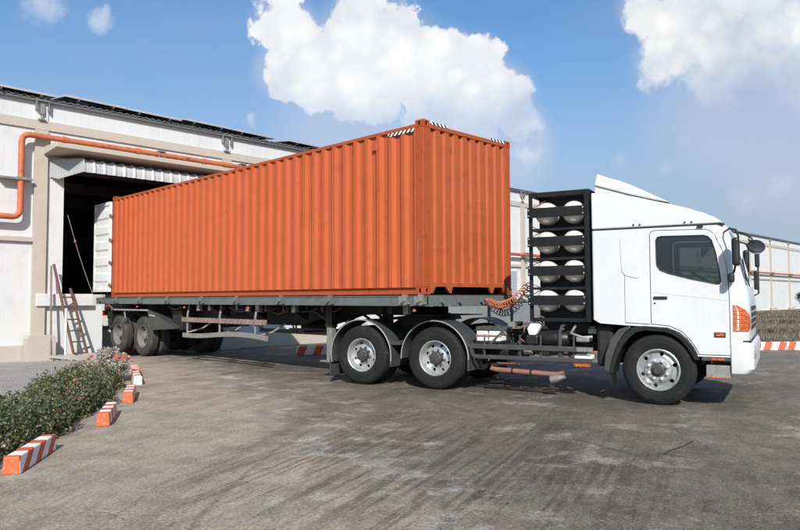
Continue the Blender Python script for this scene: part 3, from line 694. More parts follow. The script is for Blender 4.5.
# doors: near leaf swung back beside the trailer, far leaf swung the same way
def leaf(sgn, px, nm):
    d = empty('door', (px, CL+.02, .0), 0, ct); d['label'] = 'white container door leaf swung open'
    a, b2 = (-.045, 0) if sgn < 0 else (0, .045)
    MB().box(a, b2, .0, 1.13, .155, CH-.14).build('door_panel', M['white_leaf'], d, bevel=.006)
    mb = MB(); x0, x1 = (a-.028, a-.001) if sgn < 0 else (b2+.001, b2+.028)
    mb.box(x0, x1, .0, .07, .155, CH-.14); mb.box(x0, x1, 1.06, 1.13, .155, CH-.14); mb.box(x0, x1, .07, 1.06, .155, .24); mb.box(x0, x1, .07, 1.06, CH-.23, CH-.14)
    mb.build('door_frame', M['white_leaf'], d)
    for i in range(5):
        mb = MB(); z = .42+i*.46
        pts2 = [(z, a-.001 if sgn < 0 else b2+.001), (z+.05, x0 if sgn < 0 else x1), (z+.26, x0 if sgn < 0 else x1), (z+.31, a-.001 if sgn < 0 else b2+.001)]
        mb.prism([(q, p_) for p_, q in pts2], 'y', .10, 1.03); mb.build('door_rib', M['white_leaf'], d)
    for yy in (.33, .80): MB().tube([((a+b2)/2-sgn*.05, yy, .12), ((a+b2)/2-sgn*.05, yy, CH-.10)], .016, 8).build('locking_bar', M['steel'], d)
    for zz in (.3, .95, 1.6, 2.3): MB().box(x0-.005, x1, -.055, .045, zz, zz+.09).build('hinge', M['rust'], d)
leaf(-1, .0, 'near'); leaf(1, CW, 'far')
# warning stripes on the rails by the front corners, vent
MB().box(.18, .62, -.004, -.001, CH-.060, CH-.012).build('warning_stripe', M['warn_bw'], ct)
MB().box(CW-.60, CW-.18, -.004, -.001, CH-.060, CH-.012).build('warning_stripe', M['warn_bw'], ct)
MB().box(-.006, -.002, .20, .82, CH-.175, CH-.118).build('warning_stripe', M['warn_bw_y'], ct)
MB().box(-.012, .035, 1.10, 1.22, CH-.36, CH-.20).build('vent', O, ct, bevel=.008)
MB().tube([(.015, .16, .15), (-.01, .13, .6), (.0, .12, .9)], .012, 6).build('cable', M['rust'], ct)

# ================================================================== WHEELS
def disc_with_holes(mb, n, r0, r1, hfun, rc_, rho, hflip=1):
    rays = 24; rm_ = (r0+r1)/2; hr = (r1-r0)/2; ha = PI/n
    av = rho/hr; au = rho/(rc_*ha)
    for s_ in range(n):
        th0 = (s_+.5)*2*PI/n
        def pt3(u, v):
            r = rm_+v*hr; th_ = th0+u*ha; return (hfun(r), r*math.cos(th_), r*math.sin(th_))
        vo_ = (rc_-rm_)/hr
        A = [pt3(math.cos(2*PI*k/rays)*au, vo_+math.sin(2*PI*k/rays)*av) for k in range(rays)]
        B = []
        for k in range(rays):
            c_, s2 = math.cos(2*PI*k/rays), math.sin(2*PI*k/rays); q = max(abs(c_), abs(s2)); B.append(pt3(c_/q, s2/q))
        C_ = [((a[0]+hflip*.02), a[1], a[2]) for a in A]
        vs = A+B+C_
        mb.add(vs, [(k, (k+1) % rays, rays+(k+1) % rays, rays+k) for k in range(rays)] + [(k, 2*rays+k, 2*rays+(k+1) % rays, (k+1) % rays) for k in range(rays)])
def tyre_mesh(name, Rr, wd, rin, mat, dual=0, lug=False):
    """outer face at h = 0, inwards is +h"""
    def one(h0):
        mb = MB(); p = []
        side = [(rin, .035), (rin+.018, .020), (rin+.024, .013), (rin+.034, .013), (rin+.038, .008), (rin+.06, .003), (rin+.075, .002), (rin+.078, -.003), (rin+.088, -.003), (rin+.091, .001), (rin+(Rr-rin)*.55, -.004), (Rr-.075, .003), (Rr-.072, -.001), (Rr-.062, .0), (Rr-.058, .008), (Rr-.035, .017), (Rr-.012, .03)]
        tr_ = []
        gw = .012; inner = wd-.06
        tr_.append((Rr, .045))
        for q in (.28, .5, .72):
            c_ = .03+inner*q; tr_ += [(Rr, c_-gw), (Rr-.016, c_-gw*.7), (Rr-.016, c_+gw*.7), (Rr, c_+gw)]
        tr_.append((Rr, wd-.045))
        prof_ = side+tr_+[(r, wd-h) for r, h in side[::-1]]
        n = 72; vs = []; m = len(prof_)
        for i, (r, h) in enumerate(prof_):
            for k in range(n):
                rr = r
                if r > Rr-.03 and (h < .05 or h > wd-.05) and k % 2 == 0: rr = r-(.014 if lug else .006)
                a = 2*PI*k/n; vs.append((h+h0, rr*math.cos(a), rr*math.sin(a)))
        fs = [(i*n+k, i*n+(k+1) % n, (i+1)*n+(k+1) % n, (i+1)*n+k) for i in range(m-1) for k in range(n)]
        mb.add(vs, fs)
        return mb
    me = one(0).mesh(name, 32); me.materials.append(mat); return me
def barrel(mb, rin, depth, wd):
    mb.lathe([(rin+.012, .028), (rin+.014, .018), (rin+.004, .016), (rin-.012, .03), (rin-.018, .05), (rin-.030, depth), (rin-.034, wd*.6), (rin-.01, wd-.05), (rin+.01, wd-.03)], 56, closed=False) if False else None
    pr = [(rin+.012, .030), (rin+.014, .018), (rin+.004, .014), (rin-.010, .026), (rin-.018, .05), (rin-.028, depth), (rin-.034, wd*.6), (rin-.01, wd-.05), (rin+.01, wd-.03)]
    n = 56; vs = [(h, r*math.cos(2*PI*k/n), r*math.sin(2*PI*k/n)) for r, h in pr for k in range(n)]
    mb.add(vs, [(i*n+k, i*n+(k+1) % n, (i+1)*n+(k+1) % n, (i+1)*n+k) for i in range(len(pr)-1) for k in range(n)])
def open_lathe(mb, pr, n=40):
    vs = [(h, r*math.cos(2*PI*k/n), r*math.sin(2*PI*k/n)) for r, h in pr for k in range(n)]
    mb.add(vs, [(i*n+k, i*n+(k+1) % n, (i+1)*n+(k+1) % n, (i+1)*n+k) for i in range(len(pr)-1) for k in range(n)])
def nut_set(n, r, h, rad, ln, mat):
    mb = MB(); mb.lathe([(rad*1.2, 0), (rad*1.2, -.006), (rad, -.008), (rad*.95, -ln), (rad*.4, -ln-.008), (0, -ln-.008)], 8)
    m_ = mb.mesh('wheel_nut', 40); m_.materials.append(mat); return (m_, n, r, h)
def nuts(mb, n, r, h, rad=.017, ln=.03):
    for k in range(n):
        a = 2*PI*(k+.3)/n; mb.lathe([(rad*1.2, 0), (rad*1.2, -.006), (rad, -.008), (rad*.95, -ln), (rad*.4, -ln-.008), (0, -ln-.008)], 8, (h, r*math.cos(a), r*math.sin(a)))
def rim_front():
    mb = MB(); barrel(mb, .285, .10, .26)
    def hf(r): return .105 - (.255-r)/.055*.055 if r > .2 else .05
    disc_with_holes(mb, 6, .195, .2575, lambda r: .092-(.2575-r)*.75, .228, .029)
    open_lathe(mb, [(.195, .045), (.188, .020), (.175, .004), (.16, 0), (.105, -.002), (.098, .008)])
    m = mb.mesh('rim', 35); m.materials.append(M['rim'])
    m2 = nut_set(8, .134, -.002, .021, .034, M['rim'])
    mb = MB(); mb.lathe([(.099, .03), (.099, .0), (.085, -.012), (.066, -.014), (.062, -.055), (.05, -.068), (0, -.07)], 28); m3 = mb.mesh('hub', 40); m3.materials.append(M['hub'])
    return m, m2, m3
def rim_drive():
    mb = MB(); barrel(mb, .285, .13, .27)
    disc_with_holes(mb, 8, .165, .257, lambda r: .130+(r-.165)*.25, .213, .027)
    open_lathe(mb, [(.166, .130), (.160, .118), (.15, .112), (.08, .112)])
    m = mb.mesh('rim', 35); m.materials.append(M['rim'])
    m2 = nut_set(8, .135, .112, .017, .028, M['hub'])
    mb = MB(); mb.lathe([(.112, .112), (.110, .05), (.104, .03), (.085, .024), (.08, .018), (.045, .012), (0, .012)], 28); nuts(mb, 8, .085, .024, .010, .012); m3 = mb.mesh('hub', 40); m3.materials.append(M['hub'])
    return m, m2, m3
def rim_trailer():
    mb = MB(); barrel(mb, .29, .15, .27)
    disc_with_holes(mb, 6, .175, .262, lambda r: .160+(r-.165)*.1, .215, .023)
    open_lathe(mb, [(.176, .161), (.165, .150), (.09, .150)])
    m = mb.mesh('rim', 35); m.materials.append(M['rim_dusty'])
    m2 = nut_set(6, .135, .150, .019, .03, M['rim_dusty'])
    mb = MB(); mb.lathe([(.10, .150), (.095, .06), (.07, .045), (0, .04)], 24); m3 = mb.mesh('hub', 40); m3.materials.append(M['rim_dusty'])
    return m, m2, m3
STY = {'front': (tyre_mesh('tyre', .502, .27, .285, M['tyre']), rim_front(), .27),
       'drive': (tyre_mesh('tyre', .525, .27, .285, M['tyre'], lug=True), rim_drive(), .27),
       'trailer': (tyre_mesh('tyre', .535, .27, .290, M['tyre_dusty'], lug=True), rim_trailer(), .27)}
def wheel(parent, loc, rz, style, dual, spin=0., steer=0):
    """loc: centre of the outer tyre face; local +x points inwards under the vehicle"""
    ty, (rm_, nt_, hb), wd = STY[style]
    wl = empty('wheel', loc, rz+steer, parent); r_ = (spin, 0, 0)
    share('tyre', ty, wl, rot=r_)
    if dual: share('tyre', ty, wl, (.31, 0, 0), (spin+.4, 0, 0)); mbx = None
    share('rim', rm_, wl, rot=r_); 
    for k in range(nt_[1]):
        a = 2*PI*(k+.3)/nt_[1]+spin; share('wheel_nut', nt_[0], wl, (nt_[3], nt_[2]*math.cos(a), nt_[2]*math.sin(a)))
    share('hub', hb, wl, rot=r_)
    return wl
bd = MB(); bd.lathe([(.0, 0), (.22, 0), (.22, .2), (0, .2)], 24); drum = bd.mesh('brake_drum'); drum.materials.append(M['chassis'])

# ================================================================== SEMI TRAILER  (local x across, y to the rear)
tl = tag(empty('semi_trailer', (CX+CW/2, 7.50, 0)), 'grey flatbed container trailer with twin rear axles and lowered landing legs', 'trailer')
T, CHS = M['trailer'], M['chassis']
HW = CW/2; TL = 13.35
for s_ in (-1, 1):                                         # side channels: flanges + web
    mb = MB(); xo = s_*HW
    a, b2 = sorted((xo, xo-s_*.07)); mb.box(a, b2, 0, TL, 1.563, 1.582); mb.box(a, b2, 0, TL, 1.408, 1.427)
    a, b2 = sorted((xo-s_*.012, xo-s_*.022)); mb.box(a, b2, 0, TL, 1.427, 1.563)
    mb.build('side_rail', T, tl, bevel=.003)
mb = MB(); mb.box(-HW+.07, HW-.07, 0, .02, 1.40, 1.585); mb.box(-HW+.07, HW-.07, 0.02, .10, 1.565, 1.585); mb.box(-HW+.07, HW-.07, 0.02, .10, 1.40, 1.42); mb.build('front_rail', T, tl)
mb = MB(); mb.box(-HW+.07, HW-.07, TL-.10, TL, 1.40, 1.585); mb.build('rear_rail', T, tl)
# I-beams
for s_ in (-1, 1):
    xo = s_*.50; mb = MB()
    mb.prism([(1.0, 1.41), (1.0, 1.26), (3.2, 1.24), (4.3, .98), (TL-.2, .98), (TL-.2, 1.41)], 'x', xo-.008, xo+.008)
    mb.box(xo-.07, xo+.07, .3, TL-.2, 1.412, 1.43); mb.prism([(4.3, .965), (4.3, .98), (TL-.2, .98), (TL-.2, .965)], 'x', xo-.07, xo+.07); mb.prism([(1.0, 1.245), (1.0, 1.26), (3.2, 1.24), (4.3, .98), (4.3, .965), (3.2, 1.225)], 'x', xo-.07, xo+.07)
    mb.build('main_beam', CHS, tl)
MB().box(-HW+.03, HW-.03, .02, TL-.3, 1.5825, 1.5985).build('deck_plate', CHS, tl)
for i in range(26): MB().box(-HW+.03, HW-.03, .5+i*.5, .57+i*.5, 1.43, 1.56).build('cross_member', CHS, tl)
# outrigger brackets under the rails
for i in range(6):
    for s_ in (-1, 1):
        y = 3.9+i*1.5; MB().prism([(s_*(HW-.03), 1.40), (s_*.58, 1.40), (s_*.58, 1.10), (s_*.66, 1.10)], 'y', y, y+.012).build('outrigger', CHS, tl)
# twist-lock brackets along the rails
tb = MB(); tb.box(-.052, -.002, -.085, -.005, 1.425, 1.60); tb.box(-.045, -.002, .02, .09, 1.43, 1.565); tb.lathe([(.0, -.05), (.034, -.05), (.034, .0), (.0, .0)], 12, (-.055, -.045, 1.50)); tb.box(-.035, .0, -.15, -.09, 1.44, 1.50)
tbm = tb.mesh('twist_lock'); tbm.materials.append(T)
tbs = tb.mesh('twist_lock_worn'); tbs.materials.append(M['steel'])
for y in (.14, .50, 2.45, 4.0, 5.65, 7.15, 8.85, 10.4, 11.9, 12.9):
    share('twist_lock', tbm if y > 1 else tbs, tl, (-HW, y, 0)); share('twist_lock', tbm, tl, (HW, y, 0), (0, 0, PI))
for x in (-.95, -.5, .1, .75): share('twist_lock', tbm, tl, (x, -.001, -.02), (0, 0, PI/2))
# small orange side lamps
for y in (1.0-.72, 5.2, 8.0, 10.6, 12.6):
    for s_ in (-1, 1): MB().lathe([(0, -.02), (.022, -.018), (.028, -.01), (.028, .01), (0, .01)], 14, (s_*(HW-.03)-(.012 if s_ < 0 else -.012), y, 1.335)).build('side_lamp', M['amber'], tl)
# kingpin plate, gooseneck
MB().box(-.6, .6, .25, 2.0, 1.232, 1.247).build('coupler_plate', CHS, tl)
MB().lathe([(.0, 1.12), (.045, 1.12), (.03, 1.16), (.045, 1.232), (0, 1.232)], 14, (0, 1.1, 0), 'z').build('kingpin', M['steel'], tl)
# landing legs
for s_ in (-1, 1):
    lg = empty('landing_leg', (s_*.78, 2.92, 0), 0, tl)
    MB().box(-.075, .075, -.10, .10, .98, 1.56).build('outer_leg', CHS, lg, bevel=.008)
    MB().box(-.058, .058, -.075, .075, .34, .985).build('inner_leg', M['steel'], lg, bevel=.006)
    mb = MB(); mb.prism([(-.22, .30), (.22, .30), (.15, .335), (-.15, .335)], 'x', -.13, .13); mb.box(-.08, .08, -.05, .05, .335, .39); mb.build('foot_plate', M['steel'], lg)
    MB().bar((0, .1, 1.1), (0, .85, 1.42), .04, .05).build('leg_brace', CHS, lg)
    MB().bar((0, .06, .80), (-s_*.3, .06, 1.4), .03, .04).build('leg_brace', CHS, lg)
MB().tube([(-.7, 2.92, 1.22), (.7, 2.92, 1.22)], .022, 8).build('leg_shaft', CHS, tl)
mb = MB(); mb.bar((-.78, 2.92, .80), (.0, 2.92, 1.25), .03, .05); mb.bar((.78, 2.92, .80), (.0, 2.92, 1.25), .03, .05); mb.build('cross_brace', CHS, tl)
MB().tube([(-.7, 4.4, .90), (-.7, 2.6, .93), (-.7, 1.7, .96)], .02, 6).build('air_line', CHS, tl)
# side guards with worn reflective stripe, the lower one bent
for s_ in (-1, 1):
    xo = s_*(HW-.10); sg = empty('side_guard', (xo, 0, 0), 0, tl)
    MB().box(-.018, .018, 4.65, 8.25, .98, 1.09).build('guard_bar', M['reflect'] if s_ < 0 else M['guard'], sg, bevel=.004)
    def zb_(y): return .70+.05*math.sin((y-4.6)*1.45)*(1 if s_ < 0 else 0)
    ysb = [4.6+.2*i for i in range(19)]; mb = MB()
    for a, b2 in zip(ysb[:-1], ysb[1:]): mb.add([(x, y, zb_(y)+z) for y in (a, b2) for z in (-.05, .055) for x in (-.018, .018)], [(0, 1, 3, 2), (4, 6, 7, 5), (0, 4, 5, 1), (2, 3, 7, 6), (0, 2, 6, 4), (1, 5, 7, 3)])
    mb.build('guard_bar', M['guard'], sg)
    for y in (5.1, 6.55, 8.05):
        MB().tube([(s_*-.03, y, .66), (s_*-.03, y, 1.15), (s_*-.08, y+.03, 1.30), (s_*-.10, y+.05, 1.40)], .024, 8).build('guard_post', M['guard'], sg)
        MB().tube([(s_*-.03, y, .72), (s_*-.30, y-.25, .82), (s_*-.50, y-.45, 1.0)], .022, 8).build('guard_brace', M['guard'], sg)
# air tank & boxes below
MB().lathe([(0, 0), (.12, .02), (.15, .06), (.15, .84), (.12, .88), (0, .9)], 20, (.05, 4.9, .92)).build('air_tank', CHS, tl)
MB().box(-.95, -.65, 8.6, 9.1, .75, 1.25).build('valve_box', CHS, tl, bevel=.02)
rq = random.Random(17)
for i in range(26):                                         # brackets, valves and hanging lines under the deck
    y = rq.uniform(.6, 9.2); x = -rq.uniform(.62, 1.10); sz = rq.uniform(.02, .05)
    MB().box(x-sz, x+sz, y-sz*1.4, y+sz*1.4, 1.30-sz, 1.405).build('hanger', M['steel'] if rq.random() < .4 else CHS, tl, bevel=.005)
for i in range(12):
    y = rq.uniform(.8, 8.5); x = -rq.uniform(.7, 1.1); L_ = rq.uniform(.5, 1.3); dp_ = rq.uniform(.04, .16)
    MB().tube([(x, y+L_*k/8, 1.36-dp_*4*(k/8)*(1-k/8)) for k in range(9)], rq.uniform(.008, .014), 5).build('air_line', M['hose_black'] if i % 3 else M['rust'], tl, smooth=60)
# axles
AX = (18.0-7.5, 19.55-7.5)
for y in AX:
    MB().tube([(-.95, y, .53), (.95, y, .53)], .065, 12).build('axle', CHS, tl)
    for s_ in (-1, 1):
        wheel(tl, (s_*(HW+.02-.13), y, .535), 0 if s_ < 0 else PI, 'trailer', True, .3+y)
        mb = MB()
        for i in range(5): mb.tube([(s_*.50, y-.55+.04*i, .74+.02*i), (s_*.50, y, .60+.022*i), (s_*.50, y+.55-.04*i, .74+.02*i)], .028, 4)
        mb.build('leaf_spring', CHS, tl)
        share('brake_drum', drum, tl, (s_*.62-.1, y, .535))
# fender over the pair: thin tube frame with flat sheet flap at the front
for s_ in (-1, 1):
    fd = empty('fender', (s_*(HW-.14), 0, 0), 0, tl); q = s_
    MB().prism([(12.62, 1.10), (12.55, 1.20), (12.40, 1.235), (10.20, 1.235), (10.15, 1.22), (12.38, 1.22), (12.53, 1.18), (12.60, 1.09)], 'x', -.30 if s_ > 0 else -.02, .02 if s_ > 0 else .30).build('fender_sheet', M['grey_plastic'], fd)
    MB().tube([(q*.035, 12.57, .95), (q*.035, 12.55, 1.18), (q*.035, 12.42, 1.24), (q*.035, 10.15, 1.24)], .026, 8).build('fender_edge', M['fender_trim'], fd)
    x0, x1 = sorted((q*.03, -q*.28))
    vs = [(q*.03, 10.17, 1.26), (-q*.28, 10.17, 1.26), (-q*.28, 8.62, .80), (q*.03, 8.62, .80), (q*.03, 9.92, .72), (q*.03, 10.0, .98)]
    mb = MB().add([(q*.035, 10.2, 1.262), (q*.035, 8.68, .84), (q*.035, 8.68, .79), (q*.035, 9.88, .72), (q*.035, 10.02, 1.0), (-q*.28, 10.2, 1.262), (-q*.28, 8.68, .84), (-q*.28, 8.68, .79), (-q*.28, 9.88, .72), (-q*.28, 10.02, 1.0)],
                  [(0, 1, 2, 3, 4), (5, 9, 8, 7, 6), (0, 5, 6, 1), (1, 6, 7, 2), (2, 7, 8, 3), (3, 8, 9, 4), (4, 9, 5, 0)])
    mb.build('fender_flap', M['grey_plastic'], fd, bevel=.006)
    MB().bar((q*.05, 10.05, 1.12), (q*.05, 9.70, 1.09), .02, .04).build('fender_stay', M['fender_trim'], fd)
    MB().tube([(q*.05, 11.55, 1.18), (q*.07, 11.45, 1.02), (q*.06, 11.62, .93)], .02, 6).build('fender_hook', M['steel'], fd)
# rear cluster: bumper, lamps, dangling valves
MB().box(-HW+.1, HW-.1, TL-.12, TL-.02, .62, .74).build('rear_bumper', T, tl, bevel=.01)
for s_ in (-1, 1):
    MB().bar((s_*.5, TL-.1, .74), (s_*.5, TL-.1, 1.0), .08, .08).build('bumper_post', CHS, tl)
    MB().box(s_*.95-.14, s_*.95+.14, TL-.02, TL+.03, 1.05, 1.2).build('tail_lamp', M['red_lens'], tl, bevel=.01)
    mb = MB(); xx = s_*(HW-.09); rr_ = random.Random(2)
    for i in range(12): mb.lathe([(0, -.06), (.05, -.05), (.06, .0), (.05, .05), (0, .06)], 8, (xx, 12.52+rr_.uniform(-.12, .04), .95+rr_.uniform(-.25, .35)))
    for i in range(8): mb.box(xx-.03, xx+.03, 12.48+rr_.uniform(-.1, .0), 12.52+rr_.uniform(0, .06), .7+rr_.uniform(0, .5), .78+rr_.uniform(.05, .5))
    mb.build('rear_gear', CHS, tl)
MB().bar((-HW+.02, 12.5, 1.40), (-HW+.06, 12.25, 1.26), .03, .03).build('rail_hook', M['rust'], tl)

# ================================================================== TRACTOR TRUCK  (local x forward, y = -1.22 faces the camera)
TH = math.radians(-74.8)
tk = tag(empty('truck', (9.66, 8.75, 0), TH), 'white forward-control tractor truck with high roof deflector pulling the orange container', 'truck')
WH, BP = M['white_truck'], M['black_plastic']
HALF = 1.22
def rp(s0, s1, hw, rf, rb, n=6):                           # rounded plan outline, constant vertex count
    out = []
    for (cx_, cy_, r, a0) in ((s1-rf, -hw+rf, rf, -PI/2), (s1-rf, hw-rf, rf, 0), (s0+rb, hw-rb, rb, PI/2), (s0+rb, -hw+rb, rb, PI)):
        for i in range(n+1): a = a0+PI/2*i/n; out.append((cx_+r*math.cos(a), cy_+r*math.sin(a)))
    return out
def loft(levels, name, mat, parent, smooth=35):
    rings = [[(x, y, z) for x, y in rp(s0, s1, hw, rf, rb)] for (z, s0, s1, hw, rf, rb) in levels]
    n = len(rings[0]); vs = [p_ for r in rings for p_ in r]
    fs = [(i*n+k, i*n+(k+1) % n, (i+1)*n+(k+1) % n, (i+1)*n+k) for i in range(len(rings)-1) for k in range(n)]
    fs += [tuple(range(n))[::-1], tuple(range((len(rings)-1)*n, len(rings)*n))]
    return MB().add(vs, fs).build(name, mat, parent, smooth=smooth)
def frontz(z): return float(np.interp(z, [.7, .95, 1.3, 1.55, 1.68, 2.0, 2.4, 2.54], [5.46, 5.48, 5.49, 5.485, 5.46, 5.375, 5.27, 5.225]))
zs = [.715, .85, .95, 1.1, 1.3, 1.5, 1.6, 1.68, 1.8, 2.0, 2.2, 2.4, 2.54]
body = loft([(z, 3.39, frontz(z), HALF, .20, .035) for z in zs], 'cab_body', WH, None, None)
inner = loft([(z, 3.45, frontz(z)-.06, HALF-.05, .16, .02) for z in [.775, 1.1, 1.5, 1.68, 2.0, 2.49]], 'c', None, None, None)
cut(body, [inner])
# underside line and wheel arch: cut away below the white bodywork
low_out = [(3.0, .3), (3.0, 1.28), (3.38, 1.28), (3.385, 1.22), (3.50, 1.155), (3.89, 1.13), (4.44, 1.11), (4.60, 1.045), (4.70, .96), (4.78, .85), (4.83, .745), (4.85, .3)]
c1 = MB().prism(low_out, 'y', -1.5, 1.5).build('c', None); cut(body, [c1])
# door openings (8 mm gap all round)
door_o = [(4.215, 1.150), (4.215, 2.44), (4.235, 2.49), (4.28, 2.507), (4.96, 2.492), (5.03, 2.462), (5.085, 2.40), (5.175, 2.20), (5.225, 2.0), (5.243, 1.75), (5.25, 1.45), (5.25, .735), (4.845, .735), (4.80, .83), (4.73, .94), (4.63, 1.045), (4.47, 1.125)]
def inset(pts_, d):
    n = len(pts_); out = []
    area = sum(pts_[i][0]*pts_[(i+1) % n][1]-pts_[(i+1) % n][0]*pts_[i][1] for i in range(n)); sg_ = 1 if area > 0 else -1
    for i in range(n):
        a, b2, c_ = Vector(pts_[i-1]), Vector(pts_[i]), Vector(pts_[(i+1) % n]); e1 = (b2-a).normalized(); e2 = (c_-b2).normalized()
        n1 = Vector((-e1.y, e1.x))*sg_; n2 = Vector((-e2.y, e2.x))*sg_; m_ = (n1+n2); m_ = m_/max(.3, m_.length_squared)*2*.5*2 if False else m_.normalized()/max(.5, m_.normalized().dot(n1))
        out.append(tuple(b2+m_*d))
    return out
for s_ in (-1, 1):
    a, b2 = sorted((s_*1.0, s_*1.5)); cut(body, [MB().prism(door_o, 'y', a, b2).build('c', None)])
# windscreen opening
wsc = MB(); wsc.add([(x, y, z) for x in (5.0, 5.8) for (y, z) in ((-1.08, 1.70), (1.08, 1.70), (.99, 2.47), (-.99, 2.47))], [(0, 1, 2, 3), (4, 7, 6, 5), (0, 4, 5, 1), (1, 5, 6, 2), (2, 6, 7, 3), (3, 7, 4, 0)])
cut(body, [wsc.build('c', None)])
body.parent = tk; body.data.shade_smooth(); body.data.set_sharp_from_angle(angle=math.radians(30))
body.data.materials.clear(); body.data.materials.append(WH)
bv = body.modifiers.new('b', 'BEVEL'); bv.width = .006; bv.segments = 2; bv.limit_method = 'ANGLE'; bv.angle_limit = math.radians(50)
# windscreen
vs = []; 
for (z, hw_) in ((1.685, 1.10), (2.08, 1.05), (2.485, 1.0)):
    for k in range(9):
        y = -hw_+2*hw_*k/8; bow = .035*(1-(abs(y)/hw_)**2) - .02 + (-.10*max(0, abs(y)/hw_-.8)/.2*.4); vs.append((frontz(z)+bow-.015, y, z))
MB().add(vs, [(i*9+k, i*9+k+1, (i+1)*9+k+1, (i+1)*9+k) for i in range(2) for k in range(8)]).build('windscreen', M['glass'], tk, smooth=60)
win_o = [(4.305, 1.99), (4.30, 2.36), (4.325, 2.405), (4.37, 2.418), (4.94, 2.408), (5.00, 2.385), (5.045, 2.33), (5.095, 2.15), (5.13, 1.92), (5.15, 1.75), (5.135, 1.715), (5.09, 1.712), (4.75, 1.79), (4.46, 1.872), (4.345, 1.925)]
for s_ in (-1, 1):
    q = s_; yo = q*(HALF+.002); a, b2 = sorted((yo, q*(HALF-.040)))
    dr = MB().prism(inset(door_o, .009), 'y', a, b2).build('door', WH, None); dr.parent = tk
    a2, b3 = sorted((q*1.1, q*1.4)); cut(dr, [MB().prism(win_o, 'y', a2, b3).build('c', None)])
    dr.data.materials.clear(); dr.data.materials.append(WH)
    bv = dr.modifiers.new('b', 'BEVEL'); bv.width = .006; bv.segments = 2; bv.limit_method = 'ANGLE'; bv.angle_limit = math.radians(50)
    gy0, gy1 = sorted((q*(HALF-.018), q*(HALF-.023)))
    MB().prism(inset(win_o, .001), 'y', gy0, gy1).build('window', M['glass'], dr)
    # rubber seal ring
    o2 = win_o; i2 = inset(win_o, .016); n = len(o2); yy = q*(HALF+.006); yi = q*(HALF-.016)
    vs = [(x, yy, z) for x, z in o2]+[(x, yy-q*.004, z) for x, z in i2]+[(x, yi, z) for x, z in i2]
    MB().add(vs, [(k, (k+1) % n, n+(k+1) % n, n+k) for k in range(n)]+[(n+k, n+(k+1) % n, 2*n+(k+1) % n, 2*n+k) for k in range(n)]).build('window_seal', BP, dr)
    MB().box(4.262, 4.45, *sorted((q*(HALF+.003), q*(HALF+.030))), 1.515, 1.553).build('door_handle', BP, dr, bevel=.012, seg=3)
    MB().lathe([(0, -.004), (.014, -.004), (.014, .004), (0, .004)], 12, (4.275, q*(HALF+.004), 1.455), 'y').build('lock', M['hub'], dr)
    # crease line along the door, mirror-side flank corner, sleeper side panel, indicator, sill lamp
    MB().prism([(4.25, 1.62), (4.25, 1.612), (5.225, 1.49), (5.225, 1.50)], 'y', *sorted((q*(HALF+.003), q*(HALF+.006)))).build('door_crease', WH, dr)
    pan = [(3.835, 1.90), (3.82, 1.93), (3.80, 2.40), (3.82, 2.44), (3.86, 2.455), (4.00, 2.455), (4.035, 2.43), (4.045, 2.38), (4.075, 1.86), (4.06, 1.825), (4.03, 1.815), (3.87, 1.86)]
    MB().prism(pan, 'y', *sorted((q*(HALF-.02), q*(HALF+.010)))).build('side_panel', WH, tk, bevel=.008, seg=3)
    MB().prism([(3.86, 1.165), (4.205, 1.147), (4.205, 1.158), (3.86, 1.176)], 'y', *sorted((q*(HALF-.01), q*(HALF+.002)))).build('panel_seam', M['grey_plastic'], tk)
    MB().prism([(3.858, 1.17), (3.864, 1.17), (3.864, 1.90), (3.858, 1.90)], 'y', *sorted((q*(HALF-.01), q*(HALF+.0015)))).build('panel_seam', M['grey_plastic'], tk)
    MB().box(5.045, 5.19, *sorted((q*(HALF+.0), q*(HALF+.012))), .985, 1.055).build('indicator_rim', BP, tk, bevel=.006)
    MB().box(5.06, 5.175, *sorted((q*(HALF+.0121), q*(HALF+.022))), .998, 1.042).build('side_indicator', M['amber'], tk, bevel=.006)
    MB().box(4.88, 5.25, *sorted((q*(HALF-.06), q*(HALF-.002))), .660, .712).build('sill_trim', M['grey_plastic'], tk, bevel=.004)
    MB().box(5.0, 5.16, *sorted((q*(HALF-.0015), q*(HALF+.008))), .672, .70).build('sill_reflector', M['amber'], tk)
    # headlamp unit wrapping the corner
    vs = []; zt = [1.07, 1.12, 1.2, 1.28, 1.36, 1.43]
    for i, z in enumerate(zt):
        amax = [.55, .68, .70, .62, .42, .12][i]
        for k in range(7):
            a = -PI/2+amax*PI/2*k/6*1.3; r = .208; s0 = frontz(z)-.20
            vs.append((s0+r*math.cos(a), q*(HALF-.20+r*-math.sin(a)) if True else 0, z))
    MB().add(vs, [(i*7+k, i*7+k+1, (i+1)*7+k+1, (i+1)*7+k) for i in range(5) for k in range(6)]).build('headlamp', M['amber'], tk, smooth=50)
# black gap line between door and corner panel comes from the door gap; high roof
roofp = [(3.39, 2.565), (5.19, 2.565), (5.16, 2.60), (5.08, 2.655), (4.94, 2.725), (4.71, 2.812), (4.52, 2.873), (4.28, 2.94), (3.9, 3.05), (3.6, 3.105), (3.39, 3.12)]
rf_ = MB().prism(roofp, 'y', -HALF+.005, HALF-.005).build('roof_fairing', WH, tk, bevel=.10, seg=6); rf_.data.shade_smooth(); rf_.data.set_sharp_from_angle(angle=math.radians(38))
MB().box(3.40, 5.20, -HALF+.02, HALF-.02, 2.541, 2.564).build('roof_gap', BP, tk)
defp = [(3.43, 3.235), (3.475, 3.41), (3.52, 3.39), (3.62, 3.345), (3.81, 3.275), (4.0, 3.185), (4.19, 3.08), (4.38, 2.972), (4.50, 2.905), (4.28, 2.957), (3.91, 3.07)]
df = MB().prism(defp, 'y', -HALF+.03, HALF-.03).build('roof_deflector', WH, tk, bevel=.035, seg=4); df.data.shade_smooth(); df.data.set_sharp_from_angle(angle=math.radians(38))
dsup = [(3.44, 3.10), (3.44, 3.228), (3.90, 3.06), (4.2, 2.972), (4.1, 2.95)]
